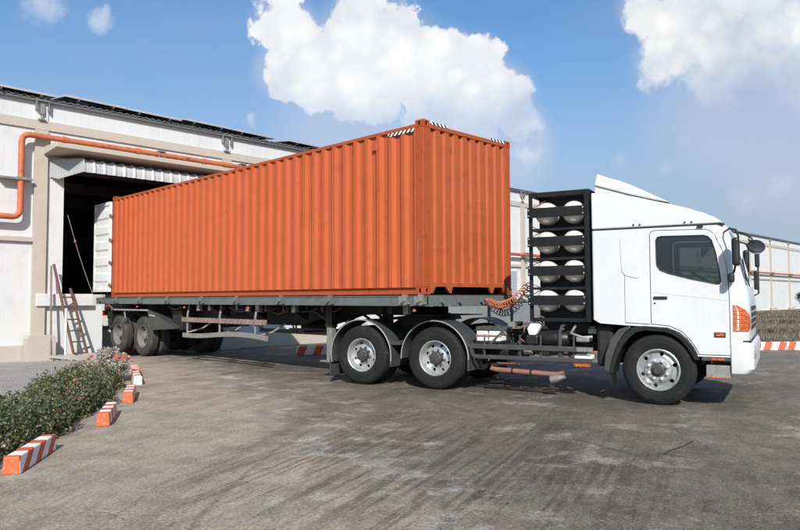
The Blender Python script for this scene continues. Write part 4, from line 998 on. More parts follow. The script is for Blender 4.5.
MB().prism(dsup, 'y', -HALF+.06, HALF-.06).build('deflector_base', WH, tk)
bp_ = MB()
for s0, z in ((4.00, 2.60), (4.09, 2.60), (4.70, 2.60), (4.79, 2.60)):
    for q in (-1, 1): bp_.lathe([(0, -.006), (.014, -.006), (.014, .006), (0, .006)], 10, (s0, q*(HALF-.0), z), 'y')
bp_.build('fairing_bolt', M['hub'], tk)
for q in (-1, 1): MB().box(4.86, 4.94, *sorted((q*(HALF-.01), q*(HALF+.025))), 2.455, 2.495).build('marker_lamp', BP, tk, bevel=.006) if False else MB().box(4.86, 4.94, *sorted((q*(HALF-.0), q*(HALF+.03))), 2.513, 2.539).build('marker_lamp', BP, tk, bevel=.006)
# front bumper, grille
bump = loft([(.50, 5.245, 5.47, HALF+.005, .12, .02), (.56, 5.245, 5.53, HALF+.02, .14, .02), (.88, 5.245, 5.535, HALF+.02, .14, .02), (.925, 5.245, 5.50, HALF+.01, .14, .02)], 'bumper', WH, tk, 30)
bump.data.materials.clear(); bump.data.materials.append(WH)
for q in (-1, 1):
    MB().box(5.49, 5.545, *sorted((q*.98, q*1.14)), .70, .84).build('fog_lamp_rim', M['steel'], tk, bevel=.02)
    MB().lathe([(0, .0), (.055, .0), (.06, -.03), (0, -.03)], 20, (5.552, q*1.06, .77)).build('fog_lamp', M['clear_lens'], tk)
MB().box(5.24, 5.50, -HALF+.04, HALF-.04, .926, .945).build('bumper_gap', BP, tk)
for i in range(4): MB().box(frontz(1.1+.09*i)-.012, frontz(1.1+.09*i)+.014, -.75, .75, 1.08+i*.09, 1.14+i*.09).build('grille_bar', BP, tk, bevel=.006)
for q in (-1, 1):
    MB().bar((5.44, q*.2, 1.66), (5.40, q*.75, 2.08), .012, .02).build('wiper', BP, tk)
# step box below the door
MB().box(4.93, 5.235, -HALF+.02, -HALF+.28, .425, .60).build('step', M['steel'], tk, bevel=.01); MB().box(4.93, 5.235, -HALF+.002, -HALF+.02, .43, .445).build('step_reflector', M['amber'], tk)
MB().box(4.93, 5.235, HALF-.28, HALF-.02, .425, .60).build('step', M['steel'], tk, bevel=.01)
MB().box(5.0, 5.24, -1.1, 1.1, .60, .76).build('cab_mount', M['chassis'], tk)
# cab floor, engine, interior
MB().box(3.5, 5.40, -1.15, 1.15, 1.18, 1.22).build('cab_floor', M['interior'], tk) if False else None
MB().prism([(4.0, 1.42), (4.0, 1.46), (4.95, 1.30), (5.3, 1.3), (5.3, 1.26), (4.9, 1.26)], 'y', -1.12, 1.12).build('cab_floor', M['interior'], tk)
for q in (-.62, .62):
    st = empty('seat', (4.35, q, 1.45), 0, tk)
    MB().box(-.28, .25, -.26, .26, .0, .16).build('seat_cushion', M['interior'], st, bevel=.05, seg=3)
    MB().prism([(-.30, .1), (-.16, .1), (-.24, .72), (-.36, .72)], 'y', -.25, .25).build('seat_back', M['interior'], st, bevel=.04, seg=3)
    MB().box(-.36, -.27, -.13, .13, .73, .92).build('headrest', M['interior'], st, bevel=.04, seg=3)
MB().prism([(5.02, 1.45), (5.0, 1.72), (5.12, 1.79), (5.40, 1.70), (5.42, 1.3)], 'y', -1.14, 1.14).build('dashboard', M['interior'], tk, bevel=.03, seg=3)
sw = MB(); ring = [(0, .21*math.cos(a), .21*math.sin(a)) for a in [2*PI*k/24 for k in range(25)]]
rm3 = Matrix.Rotation(math.radians(-58), 3, 'Y'); sw.tube([tuple(rm3 @ Vector(p_)+Vector((4.88, -.62, 1.80))) for p_ in ring], .016, 8, False); sw.tube([(4.88, -.62, 1.80), (5.08, -.62, 1.58)], .025, 8)
sw.build('steering_wheel', M['interior'], tk)
MB().box(3.46, 3.5, -1.15, 1.15, 1.2, 2.48).build('rear_trim', M['interior'], tk)
# wheel-arch flares
for q in (-1, 1):
    arc = [(3.625, .42), (3.66, .62), (3.75, .86), (3.86, 1.02), (3.97, 1.105), (4.12, 1.128), (4.42, 1.11), (4.55, 1.07), (4.66, .99), (4.76, .88), (4.82, .76), (4.85, .665)]
    inn_ = [(3.68, .42), (3.725, .62), (3.81, .82), (3.92, .96), (4.02, 1.035), (4.14, 1.06), (4.40, 1.045), (4.51, 1.01), (4.61, .935), (4.70, .83), (4.76, .72), (4.785, .665)]
    n = len(arc); vs = []
    for (y, e) in ((q*(HALF+.03), 0), (q*(HALF-.32), 0)):
        vs += [(x, y, z) for x, z in arc] + [(x, y-q*.004, z) for x, z in inn_]
    fs = []
    for k in range(n-1):
        fs += [(k, k+1, n+k+1, n+k), (k, 2*n+k, 2*n+k+1, k+1), (n+k, n+k+1, 3*n+k+1, 3*n+k)]
    fs += [(0, n, 3*n, 2*n), (n-1, 2*n-1, 4*n-1, 3*n-1)]
    MB().add(vs, fs).build('wheel_arch', M['grey_plastic'] if False else BP, tk, bevel=.006, smooth=35)
    MB().box(3.63, 3.66, *sorted((q*(HALF+.0), q*(HALF-.28))), .25, .46).build('mud_flap', BP, tk)
    MB().prism([(3.915, 1.125), (3.76, 1.07), (3.645, .92), (3.57, .72), (3.54, .47), (3.622, .43), (3.652, .62), (3.742, .865), (3.852, 1.025), (3.94, 1.095)], 'y', *sorted((q*(HALF+.01), q*(HALF-.03)))).build('arch_skirt', M['grey_plastic'], tk, bevel=.01)
# mirrors
for q in (-1, 1):
    mr = empty('mirror', (0, 0, 0), 0, tk); y0 = q*(HALF+.0)
    MB().tube([(5.20, y0-q*.04, 2.44), (5.28, y0+q*.12, 2.47), (5.36, y0+q*.20, 2.44), (5.39, y0+q*.21, 2.34), (5.37, y0+q*.20, 2.28)], .014, 8).build('mirror_arm', BP, mr)
    MB().tube([(5.35, y0+q*.18, 2.0), (5.32, y0+q*.12, 1.88), (5.25, y0-q*.0, 1.80)], .014, 8).build('mirror_arm', BP, mr)
    MB().box(-.045, .045, -.10, .10, -.19, .19).build('mirror_housing', BP, mr, bevel=.035, seg=4).location = (5.355, y0+q*.20, 2.145)
    MB().box(-.003, .003, -.085, .085, -.17, .17).build('mirror_glass', M['mirror'], mr).location = (5.306, y0+q*.20, 2.145)
    o = MB().box(-.04, .04, -.09, .09, -.065, .065).build('mirror_housing', BP, mr, bevel=.03, seg=4); o.location = (5.285, y0+q*.12, 1.80)
# convex front mirror on its own arm, and the far-side pair peeking past the screen
fm = empty('mirror', (0, 0, 0), 0, tk)
MB().tube([(5.33, -1.02, 2.45), (5.42, -1.06, 2.42), (5.52, -1.10, 2.36), (5.56, -1.12, 2.29)], .013, 8).build('mirror_arm', BP, fm)
hd = MB(); hd.lathe([(0, -.03), (.05, -.045), (.10, -.035), (.115, 0), (.11, .02), (0, .035)], 24, (0, 0, 0), 'z'); o = hd.build('mirror_housing', BP, fm, smooth=50); o.location = (5.585, -1.12, 2.225); o.rotation_euler = (math.radians(50), math.radians(18), 0)
hd = MB(); hd.lathe([(0, -.001), (.095, .0), (.09, -.012), (0, -.03)], 24, (0, 0, 0), 'z'); g2 = hd.build('mirror_glass', M['mirror'], fm, smooth=50); g2.location = o.location+Vector((-.002, -.03, -.03)); g2.rotation_euler = o.rotation_euler
for (z0, z1, sx_) in ((2.04, 2.40, 5.52), (1.66, 1.98, 5.50)):
    MB().box(sx_-.035, sx_+.035, 1.24, 1.42, z0, z1).build('mirror_housing', BP, fm, bevel=.02)
MB().tube([(5.45, 1.15, 1.55), (5.53, 1.30, 1.60), (5.53, 1.33, 2.42), (5.40, 1.20, 2.50)], .014, 8).build('mirror_arm', BP, fm)

# chassis
for q in (-.40, .40):
    mb = MB(); mb.box(-1.45, 5.2, q-.004, q+.004, .70, .96); mb.box(-1.45, 5.2, q-.04, q+.04, .96, .972); mb.box(-1.45, 5.2, q-.04, q+.04, .688, .70); mb.build('chassis_rail', CHS, tk)
for s0 in (-1.4, -.05, 1.5, 2.4, 3.3, 4.9): MB().box(s0, s0+.08, -.39, .39, .72, .94).build('cross_member', CHS, tk)
MB().prism([(-.55, 1.14), (-.50, 1.19), (-.2, 1.225), (.45, 1.225), (.5, 1.14)], 'y', -.45, .45).build('fifth_wheel', CHS, tk)
MB().box(-.35, .4, -.38, .38, .975, 1.138).build('fifth_wheel_base', CHS, tk)
MB().box(3.5, 4.8, -.35, .35, .5, 1.25).build('engine', CHS, tk, bevel=.05)
MB().box(3.40, 3.66, -1.08, .8, .50, 1.13).build('air_filter_plate', CHS, tk, bevel=.06)  # box widened into an added black plate, darkening the gap under the cab
AXS = (-.74, .73)
for s0 in AXS:
    MB().tube([(s0, -.95, .525), (s0, .95, .525)], .08, 12).build('axle', CHS, tk); MB().lathe([(0, -.2), (.13, -.17), (.2, 0), (.13, .17), (0, .2)], 16, (s0, 0, .54), 'y').build('differential', CHS, tk)
    for q in (-1, 1):
        wheel(tk, (s0, q*HALF, .525), PI/2 if q < 0 else -PI/2, 'drive', True, s0)
        # arched fender
        r0 = .625; fn = empty('fender', (s0, q*(HALF+.01), .525), 0, tk); A0, A1 = math.radians(-8), math.radians(193)
        if s0 > 0: A0, A1 = math.radians(0), math.radians(182)
        N = 26; vs = []; 
        for k in range(N+1):
            a = A0+(A1-A0)*k/N; c_, s2 = math.cos(a), math.sin(a)
            for (r, y) in ((r0, 0), (r0, -q*.60), (r0+.012, -q*.60), (r0+.012, 0)): vs.append((r*c_, y, r*s2))
        fs = [(k*4+j, k*4+(j+1) % 4, (k+1)*4+(j+1) % 4, (k+1)*4+j) for k in range(N) for j in range(4)]+[(0, 1, 2, 3), (N*4, N*4+3, N*4+2, N*4+1)]
        MB().add(vs, fs).build('fender_sheet', M['grey_plastic'], fn, smooth=40)
        ed_ = [(r0*math.cos(A0+(A1-A0)*k/N)*1.012, q*.006, r0*math.sin(A0+(A1-A0)*k/N)*1.012) for k in range(N+1)]
        MB().tube(ed_, .010, 6).build('fender_edge', M['fender_trim'], fn)
        MB().box(r0-.05, r0+.17, *sorted((-q*.03, -q*.60)), .20, .26).build('fender_bracket', M['grey_plastic'], fn, bevel=.006)
        MB().box(r0-.02, r0+.012, *sorted((-q*.0, -q*.60)), -.18, .10).build('fender_skirt', M['grey_plastic'], fn)
        if s0 < 0: MB().box(-r0-.045, -r0-.025, *sorted((-q*.0, -q*.58)), -.40, -.02).build('mud_flap', M['grey_plastic'], fn)
    share('brake_drum', drum, tk, (s0, -.62, .525), (0, 0, PI/2)); share('brake_drum', drum, tk, (s0, .42, .525), (0, 0, PI/2))
    mb = MB()
for q in (-.5, .5):
    mb = MB()
    for i in range(6): mb.tube([(-.74+.05*i, q, .62+.02*i), (0, q, .80+.02*i), (.74-.05*i, q, .62+.02*i)], .03, 4)
    mb.build('leaf_spring', CHS, tk)
MB().tube([(4.30, -.9, .5), (4.30, .9, .5)], .06, 10).build('axle', CHS, tk)
for q in (-1, 1):
    wheel(tk, (4.30, q*(HALF-.0), .502), PI/2 if q < 0 else -PI/2, 'front', False, .2)
    share('brake_drum', drum, tk, (4.30, q*.95+.1, .502), (0, 0, PI/2))
    mb = MB()
    for i in range(4): mb.tube([(3.6+.05*i, q*.45, .68+.02*i), (4.3, q*.45, .58+.02*i), (5.0-.05*i, q*.45, .68+.02*i)], .03, 4)
    mb.build('leaf_spring', CHS, tk)
# side guard rails with posts, and the clutter behind them
for q in (-1, 1):
    gd = empty('side_guard', (0, q*(HALF-.02), 0), 0, tk)
    MB().box(1.40, 3.38, -.02, .02, .715, .795).build('guard_bar', M['chassis'] if False else M['grey_plastic'], gd, bevel=.008)
    MB().box(1.44, 3.36, -.02, .02, .555, .62).build('guard_bar', M['grey_plastic'], gd, bevel=.008)
    MB().bar((1.44, 0, .59), (1.38, 0, .78), .03, .05).build('guard_bar_end', M['grey_plastic'], gd)
    for s0 in (1.62, 2.22, 2.56, 2.88, 3.08): MB().tube([(s0, q*-.03, .60), (s0, q*-.03, .80), (s0, q*-.05, .95)], .016, 6).build('guard_post', M['grey_plastic'], gd)
    MB().tube([(2.86, -q*.05, .62), (2.86, -q*.05, 1.0), (2.90, -q*.05, 1.10), (2.94, -q*.15, 1.13)], .028, 8).build('guard_stay', M['grey_plastic'], gd)
    MB().box(3.14, 3.38, -.026, .026, .725, .785).build('guard_cap', M['steel'], gd)
    MB().box(3.10, 3.34, -.03, .03, .50, .545).build('guard_reflector', M['amber'] if q < 0 else M['steel'], gd)
bt = empty('battery_box', (1.48, -1.02, .84), 0, tk)
MB().box(0, .19, -.14, .14, 0, .17).build('battery', M['cloth'], bt, bevel=.01); MB().box(.215, .41, -.14, .14, 0, .17).build('battery', M['cloth'], bt, bevel=.01)
MB().box(-.02, .43, -.16, .16, -.03, -.002).build('battery_tray', CHS, bt); MB().prism([(-.02, .172), (.0, .235), (.40, .235), (.44, .172)], 'y', -.16, .16).build('battery_cover', M['grey_plastic'], bt, bevel=.01)
MB().box(-.015, .43, -.150, -.141, .07, .10).build('battery_strap', M['rust'], bt)
MB().bar((1.73, -1.19, .80), (2.02, -1.12, 1.10), .03, .035).build('prop_rod', M['grey_plastic'], tk)
MB().prism([(2.36, .95), (2.47, .95), (2.56, 1.10), (2.52, 1.16), (2.40, 1.16), (2.33, 1.05)], 'y', -1.14, -1.0).build('fluid_bottle', M['cloth'], tk, bevel=.02)
MB().box(2.30, 2.50, -1.12, -.9, .80, .945).build('filter_box', BP, tk, bevel=.02)
MB().lathe([(0, 0), (.09, .015), (.115, .05), (.115, .44), (.09, .475), (0, .49)], 20, (2.50, -1.02, .90)).build('air_tank', BP, tk, smooth=40)
MB().lathe([(0, 0), (.10, .015), (.13, .06), (.13, .60), (.10, .66), (0, .67)], 20, (1.55, -.72, .66)).build('air_tank', CHS, tk, smooth=40)
MB().box(1.6, 2.6, .55, 1.12, .5, 1.0).build('fuel_tank', M['steel'], tk, bevel=.06)
rr_ = random.Random(11)
for i in range(30):                                         # fittings, valves and hoses between the rails
    s0 = rr_.uniform(1.95, 3.35); z = rr_.uniform(.62, 1.12); y = rr_.uniform(-1.0, -.6); sz = rr_.uniform(.03, .07)
    MB().box(s0-sz, s0+sz, y-sz, y+sz, z-sz*.6, z+sz*.6).build('valve', M['steel'] if rr_.random() < .55 else CHS, tk, bevel=.008)
for i in range(24):
    a = Vector((rr_.uniform(1.3, 3.2), rr_.uniform(-1.05, -.5), rr_.uniform(.65, 1.12))); b2 = a+Vector((rr_.uniform(-.5, .5), rr_.uniform(-.2, .2), rr_.uniform(-.3, .2))); c_ = (a+b2)/2+Vector((0, -.05, -rr_.uniform(.03, .15)))
    pth = [((1-t_)**2*a+2*t_*(1-t_)*c_+t_*t_*b2) for t_ in [k/8 for k in range(9)]]; MB().tube(pth, rr_.uniform(.008, .016), 6).build('hose', M['hose_black'] if i % 3 else M['rust'], tk, smooth=60)
MB().tube([(3.10, -1.08, 1.12), (3.02, -1.10, .99), (3.2, -1.10, .93), (3.34, -1.06, .94)], .026, 8).build('hose', M['steel'], tk, smooth=60)
MB().box(3.06, 3.34, -1.14, -.86, .60, .66).build('valve_cover', M['cloth'], tk, bevel=.015); MB().box(3.10, 3.30, -1.12, -.9, .86, .94).build('valve', M['steel'], tk, bevel=.02)
# rusty exhaust low down
MB().tube([(1.80, -.98, .46), (1.68, -1.05, .44), (1.70, -1.08, .39), (1.82, -1.08, .375), (2.76, -1.08, .345)], [.03, .034, .038, .043, .04], 12).build('exhaust_pipe', M['rust'], tk, smooth=50)
MB().tube([(1.80, -.98, .46), (2.15, -.98, .46)], .026, 10).build('exhaust_pipe', M['rust'], tk, smooth=50)
for s0 in (2.05, 2.36): MB().lathe([(0, 0), (.048, 0), (.048, .03), (0, .03)], 14, (s0, -1.08, .368)).build('pipe_band', CHS, tk)
MB().tube([(2.74, -1.08, .346), (2.90, -1.08, .38)], .032, 10).build('exhaust_pipe', M['rust'], tk, smooth=50)
ep = MB(); ep.lathe([(.058, 0), (.062, .005), (.058, .10), (.028, .24), (.022, .24), (.05, .10), (.054, 0)], 16, (0, 0, 0), 'x', True); o = ep.build('exhaust_tip', M['steel'], tk, smooth=40); o.location = (2.70, -1.10, .265); o.rotation_euler = (0, math.radians(-14), math.radians(-8))

# gas cylinder rack behind the cab
rk = empty('cylinder_rack', (2.40, 0, 1.17), 0, tk); RL, RZ, RY = .94, 2.02, 1.19
for (x0, x1) in ((0, .05), (RL-.065, RL)):
    for (y0, y1) in ((-RY, -RY+.05), (RY-.05, RY), (-.03, .03)): MB().box(x0, x1, y0, y1, 0, RZ).build('rack_post', M['black'], rk, bevel=.004)
for (y0, y1) in ((-RY, -RY+.05), (RY-.05, RY)):
    MB().box(.051, RL-.066, y0+.001, y1-.001, 0, .055).build('rack_bar', M['black'], rk); MB().box(.051, RL-.066, y0+.001, y1-.001, RZ-.07, RZ-.001).build('rack_bar', M['black'], rk)
for x0 in (0.001, RL-.064): MB().box(x0, x0+.05, -RY+.051, RY-.051, .0, .05).build('rack_bar', M['black'], rk); MB().box(x0, x0+.05, -RY+.051, RY-.051, RZ-.05, RZ-.001).build('rack_bar', M['black'], rk)
MB().box(RL+.001, RL+.012, -RY+.0, RY, 0, RZ).build('rack_back_plate', M['black'], rk)
MB().box(.0, RL, -RY+.05, RY-.05, RZ-.0, RZ+.012).build('rack_top', M['black'], rk)
MB().box(.11, RL-.068, -RY+.20, -RY+.21, .05, RZ-.07).build('rack_plate', M['black'], rk)
for zz in (.52, .98, 1.44): MB().box(.052, RL-.067, -RY+.01, RY-.01, zz-.025, zz+.015).build('shelf', M['black'], rk)
cyp = [(0, -.0), (.05, .004), (.10, .022), (.145, .058), (.170, .105), (.178, .16), (.178, 1.0), (.178, 2.15), (.17, 2.2), (.12, 2.28), (.05, 2.31), (0, 2.31)]
cm_ = MB(); cm_.lathe(cyp, 36, (0, 0, 0), 'y'); cmh = cm_.mesh('gas_cylinder', 50); cmh.materials.append(M['cream'])
for j in range(4):
    for i in range(2):
        share('gas_cylinder', cmh, rk, (.265+i*.43, -RY-.06, 1.69-.455*j), (0, 0, 0))
sb = MB(); sb.box(.005, RL-.04, -RY-.030, -RY-.002, -.075, .075); sb.box(.005, .06, -RY-.034, -RY-.0301, -.06, .06); sb.box(RL-.09, RL-.04, -RY-.034, -RY-.0301, -.06, .06); sbm = sb.mesh('cylinder_strap'); sbm.materials.append(M['black'])
bo = MB()
for x in (.03, RL-.06):
    for z in (-.045, .045): bo.lathe([(0, -.012), (.012, -.012), (.012, 0), (0, 0)], 8, (x, -RY-.034, z), 'y')
bom = bo.mesh('strap_bolt'); bom.materials.append(M['fender_trim'])
for j in range(4):
    share('cylinder_strap', sbm, rk, (0, -.05, 1.695-.455*j)); share('strap_bolt', bom, rk, (0, -.05, 1.695-.455*j))
for j in range(4): MB().tube([(.25, -RY+.1, 1.9-.455*j), (.02, -RY+.06, 1.78-.455*j), (.02, -RY+.05, 1.5-.455*j), (.2, -RY+.1, 1.42-.455*j)], .008, 6).build('hose', M['rust'], rk)
for y in (-.7, .7): MB().box(.1, RL-.1, y-.05, y+.05, -.19, -.001).build('rack_mount', M['chassis'], rk)

# coiled air lines from rack to trailer front
def coil(a, b2, sag, r, turns, tube_r, mat, bulge=0):
    a = Vector(a); b2 = Vector(b2); n = turns*12; pth = []
    for i in range(n+1):
        t_ = i/n; c_ = a.lerp(b2, t_)+Vector((0, 0, -sag*4*t_*(1-t_))); d = (b2-a)+Vector((0, 0, -sag*4*(1-2*t_))); d.normalize()
        u = d.cross(Vector((0, 0, 1))).normalized(); v = u.cross(d); e = min(1, t_*12, (1-t_)*12); an = 2*PI*turns*t_
        pth.append(c_+(u*math.cos(an)+v*math.sin(an))*r*e)
    return MB().tube(pth, tube_r, 6).build('coil_hose', mat, tk, smooth=70)
inv = (Matrix.Translation((9.66, 8.75, 0)) @ Matrix.Rotation(TH, 4, 'Z')).inverted()
A_ = inv @ Vector((9.75, 7.47, 1.52)); B_ = Vector((2.36, -1.02, 1.80))
coil(A_, B_, .22, .060, 19, .0085, M['hose_orange']); coil(A_+Vector((0, .08, -.03)), B_+Vector((0, .07, -.02)), .34, .055, 17, .008, M['hose_black'])

# white rag hanging inside the window
rg = MB(); rgv = []
for i in range(7):
    for j in range(6):
        u_, v__ = i/6, j/5; rgv.append((4.90+.10*u_*(.4+v__)+.03*v__*math.sin(5*u_), -1.175+.012*math.sin(9*u_+4*v__), 2.10+.15*v__-.05*u_*v__+.015*math.sin(7*u_+2)))
rgo = MB().add(rgv, [(i*6+j, (i+1)*6+j, (i+1)*6+j+1, i*6+j+1) for i in range(6) for j in range(5)]).build('white_rag', M['cloth'], None, smooth=60)
rgo.matrix_world = Matrix.Translation((9.66, 8.75, 0)) @ Matrix.Rotation(TH, 4, 'Z'); tag(rgo, 'small crumpled white cloth seen through the truck side window', 'cloth')

# ================================================================== KERB BLOCKS
def kerb_block(a, b2, wd, ht, label, group, mat, z0=0., tilt=0):
    a = Vector((*a, 0)); b2 = Vector((*b2, 0)); d = b2-a; L_ = d.length; rz = math.atan2(d.y, d.x)
    mb = MB().prism([(0, 0), (wd, 0), (wd-.012, ht), (.012, ht)], 'x', 0, L_)
    o = mb.build('kerb_block', mat, None, bevel=.012, seg=2); o.location = (a.x, a.y, z0); o.rotation_euler = (0, tilt, rz)
    return tag(o, label, 'kerb block', group)
KM = stripe_mat('kerb_stripes_slanted', RED, WHT, .34, 'x', -1.25, .18, -.04, .48)
KM2 = stripe_mat('kerb_stripes_narrow', RED, WHT, .33, 'x', .0, .22, .05, .5)
KM3 = stripe_mat('kerb_stripes_wide', WHT, RED, .44, 'x', .0, .22, .10, .60)
GK = 'striped kerb blocks beside the hedge'
blocks = [((2.01, 6.68), (2.60, 7.52), .20, KM, 'nearest red and white kerb block, longest side showing, at the hedge end by the camera'),
          ((3.52, 8.42), (3.98, 9.28), .22, KM2, 'second nearest striped kerb block with full orange end, beside the hedge'),
          ((4.53, 10.02), (5.00, 10.95), .22, KM2, 'third striped kerb block along the hedge, orange end with narrow white bands'),
          ((5.58, 11.98), (5.98, 12.98), .23, KM3, 'mostly white striped kerb block with white end, near the dusty bush'),
          ((6.12, 13.25), (6.55, 14.30), .23, KM2, 'farthest striped kerb block of the hedge row, nearest the trailer wheels')]
endm = pmat('kerb_end_orange', (.72, .12, .04), .6, var=.1, vscale=20, dirt=(.6, .5, .42), dirt_amt=.35, dscale=24)
for (a, b2, ht, mt, lb) in blocks:
    o = kerb_block(a, b2, .155, .158, lb, GK, mt)
    if mt is not KM3:
        o.data.materials.append(endm)
        for p_ in o.data.polygons:
            if p_.normal.x < -.9: p_.material_index = 1
KM4 = stripe_mat('kerb_line_stripes', RED, WHT, .44, 'x', -.40, .25, 0, .5)
# long kerb line crossing behind the truck
ka, kb = Vector((11.4, 15.2)), Vector((25.6, 2.9)); kd = (kb-ka); nK = 16; GK2 = 'striped kerb stones in the line behind the truck'
for i in range(nK):
    a = ka+kd*i/nK; b2 = ka+kd*(i+.985)/nK
    ordn = ['first', 'second', 'third', 'fourth', 'fifth', 'sixth', 'seventh', 'eighth', 'ninth', 'tenth', 'eleventh', 'twelfth', 'thirteenth', 'fourteenth', 'fifteenth', 'sixteenth'][i]
    vis = 'seen under the trailer' if i < 5 else ('behind the truck wheels' if i < 11 else 'to the right of the truck bumper')
    kerb_block(a, b2, .20, .235, 'kerb stone ' + vis + ', ' + ordn + ' from left in line', GK2, KM4)

# ================================================================== GRASS VERGE (right, between kerb line and warehouse)
vz = lambda x, y: .05+.32*min(1, max(0, ((x-11)*.64+(y-15.2)*.76)/18))
n1, n2 = 40, 14; vs = []
dirn = Vector((kd.x, kd.y)).normalized()
for i in range(n1+1):
    f = i/n1; a = ka+kd*f*(1 if f < 1 else 1)+Vector((.17, .20))
    a = ka + dirn*(7.0+f**1.6*63) + Vector((.17, .20)); tgt = Vector((a.x+(BY-.08-a.y)*.8, BY-.08)) if a.y < BY else a
    for j in range(n2+1):
        p_ = a.lerp(tgt, j/n2); edgef = min(1, j/1.5); vs.append((p_.x, p_.y, .008+edgef*(.03+.30*min(1, (p_-a).length/14)*math.sin(min(1, j/n2)*PI*.62))))
vm_ = pmat('verge_soil', (.16, .135, .10), .95, var=.3, vscale=.8, dirt=(.09, .085, .05), dirt_amt=.6, dscale=1.5, bump=.8, bscale=12, spec=.1)
tag(MB().add(vs, [(i*(n2+1)+j, (i+1)*(n2+1)+j, (i+1)*(n2+1)+j+1, i*(n2+1)+j+1) for i in range(n1) for j in range(n2)]).build('verge', vm_), kind='structure')
V3 = np.array(vs).reshape(n1+1, n2+1, 3)
def grass(name, n, fi, hgt, seed, label):
    r_ = np.random.default_rng(seed); I = r_.uniform(fi[0], fi[1], n); J = r_.uniform(0.15, n2-.05, n)
    i0 = np.floor(I).astype(int); j0 = np.floor(J).astype(int); fi_ = (I-i0)[:, None]; fj = (J-j0)[:, None]
    Pp = (V3[i0, j0]*(1-fi_)*(1-fj)+V3[i0+1, j0]*fi_*(1-fj)+V3[i0, j0+1]*(1-fi_)*fj+V3[i0+1, j0+1]*fi_*fj)
    h = hgt*r_.uniform(.4, 1.3, n)*(1+.6*np.sin(Pp[:, 0]*1.3)*np.sin(Pp[:, 1]*1.7)); a = r_.uniform(0, 2*PI, n); wd = h*.16
    dxy = np.stack([np.cos(a), np.sin(a), 0*a], 1); lean = r_.normal(size=(n, 3))*.35; lean[:, 2] = 1
    v = np.stack([Pp-dxy*wd[:, None], Pp+dxy*wd[:, None], Pp+lean*h[:, None]], 1).reshape(-1, 3)
    me = bpy.data.meshes.new(name); me.vertices.add(3*n); me.vertices.foreach_set('co', v.ravel()); me.loops.add(3*n); me.loops.foreach_set('vertex_index', np.arange(3*n, dtype=np.int32))
    me.polygons.add(n); me.polygons.foreach_set('loop_start', np.arange(0, 3*n, 3, dtype=np.int32)); me.update(calc_edges=True)
    at = me.attributes.new('tint', 'FLOAT', 'FACE'); at.data.foreach_set('value', np.clip(r_.beta(2, 2, n)+.25*np.sin(Pp[:, 0]*.7+Pp[:, 1]), 0, 1).astype(np.float32))
    tag(link_mesh(name, me, M['grass']), label, None, None, 'stuff')
grass('grass', 60000, (0, 25), .12, 4, 'dry brown grass covering the verge before the far warehouse wall')
# tree / bush at the right edge
def bush(name, c, rx, ry, rz, n, size, mat, label, cat, seed, trunk=.05):
    r_ = np.random.default_rng(seed); root = tag(empty(name, c), label, cat)
    cl = r_.normal(size=(26, 3)); cl /= np.linalg.norm(cl, axis=1)[:, None]; cl *= r_.uniform(.35, .9, 26)[:, None]; cl *= np.array([rx, ry, rz])
    idx = r_.integers(0, 26, n); d = r_.normal(size=(n, 3)); d /= np.linalg.norm(d, axis=1)[:, None]
    pts_ = cl[idx]+d*np.array([rx, ry, rz])*r_.uniform(.15, .36, n)[:, None]; pts_[:, 2] += rz*1.15
    pts_ = pts_[pts_[:, 2] > .02]
    link_mesh('crown', leaf_mesh('crown', pts_, size, r_), mat, root)
    mb = MB(); mb.tube([(0, 0, -.15), (.02*rx, 0, rz*.5), (.05*rx, .02, rz)], [trunk, trunk*.8, trunk*.5], 8)
    for k in range(7):
        e = cl[k*3]; mb.tube([(0, 0, rz*.45), (e[0]*.5, e[1]*.5, rz*.8+e[2]*.4), (e[0], e[1], rz*1.1+e[2]*.8)], [trunk*.5, trunk*.3, trunk*.12], 5)
    mb.build('trunk', M['bark'], root); return root
bush('tree', (62.95, 14.2, .2), 1.9, 1.9, 1.05, 9000, .16, M['leaf_tree'], 'dark green bushy tree at the right edge before the white warehouse', 'tree', 9, .14)

# ================================================================== HEDGE
r_ = np.random.default_rng(21)
HL = np.array([(-2.2, 1.9), (-.6, 4.1), (1.32, 6.98), (1.95, 7.95), (2.85, 8.95), (3.35, 9.8), (3.88, 10.55), (4.32, 11.4), (4.75, 12.2)])   # centre line minus offset
seg = np.linalg.norm(np.diff(HL, axis=0), axis=1); cum = np.concatenate([[0], np.cumsum(seg)])
def along(t_): 
    return np.stack([np.interp(t_, cum, HL[:, 0]), np.interp(t_, cum, HL[:, 1])], 1)
def hedge_pts(n, t0, t1, hgt, wid, r_, shell=.55):
    t_ = r_.uniform(t0, t1, n); c_ = along(t_); dv = along(t_+.05)-c_; dv /= np.linalg.norm(dv, axis=1)[:, None]; nv = np.stack([dv[:, 1], -dv[:, 0]], 1)
    # lumps: the hedge is a row of uneven shrubs
    lump = 1+.16*np.sin(t_*2.6)+.10*np.sin(t_*6.1+1)+.06*np.sin(t_*13)
    a = r_.uniform(-.25, PI+.25, n); rr = np.where(r_.uniform(size=n) < shell, r_.uniform(.82, 1.08, n), r_.uniform(.3, .9, n)**.5)
    ca, sa = np.cos(a), np.sin(a); u = np.sign(ca)*np.abs(ca)**.7*rr*wid*.5*lump; z = np.maximum(0.02, np.sign(sa)*np.abs(sa)**.8*rr*hgt*lump+r_.normal(size=n)*.015)
    return np.stack([c_[:, 0]+nv[:, 0]*u, c_[:, 1]+nv[:, 1]*u, z], 1)
hg = tag(empty('hedge', (2.0, 7.85, 0)), 'low green flowering hedge running beside the striped kerb blocks', 'hedge')
TT = float(cum[-1])
def loc_pts(p_, o): return p_-np.array(o)
c0_ = (2.0, 7.85, 0)
pts_ = np.concatenate([hedge_pts(48000, 0, TT, .36, .92, r_), hedge_pts(15000, 0, TT, .41, .90, r_, .95)])
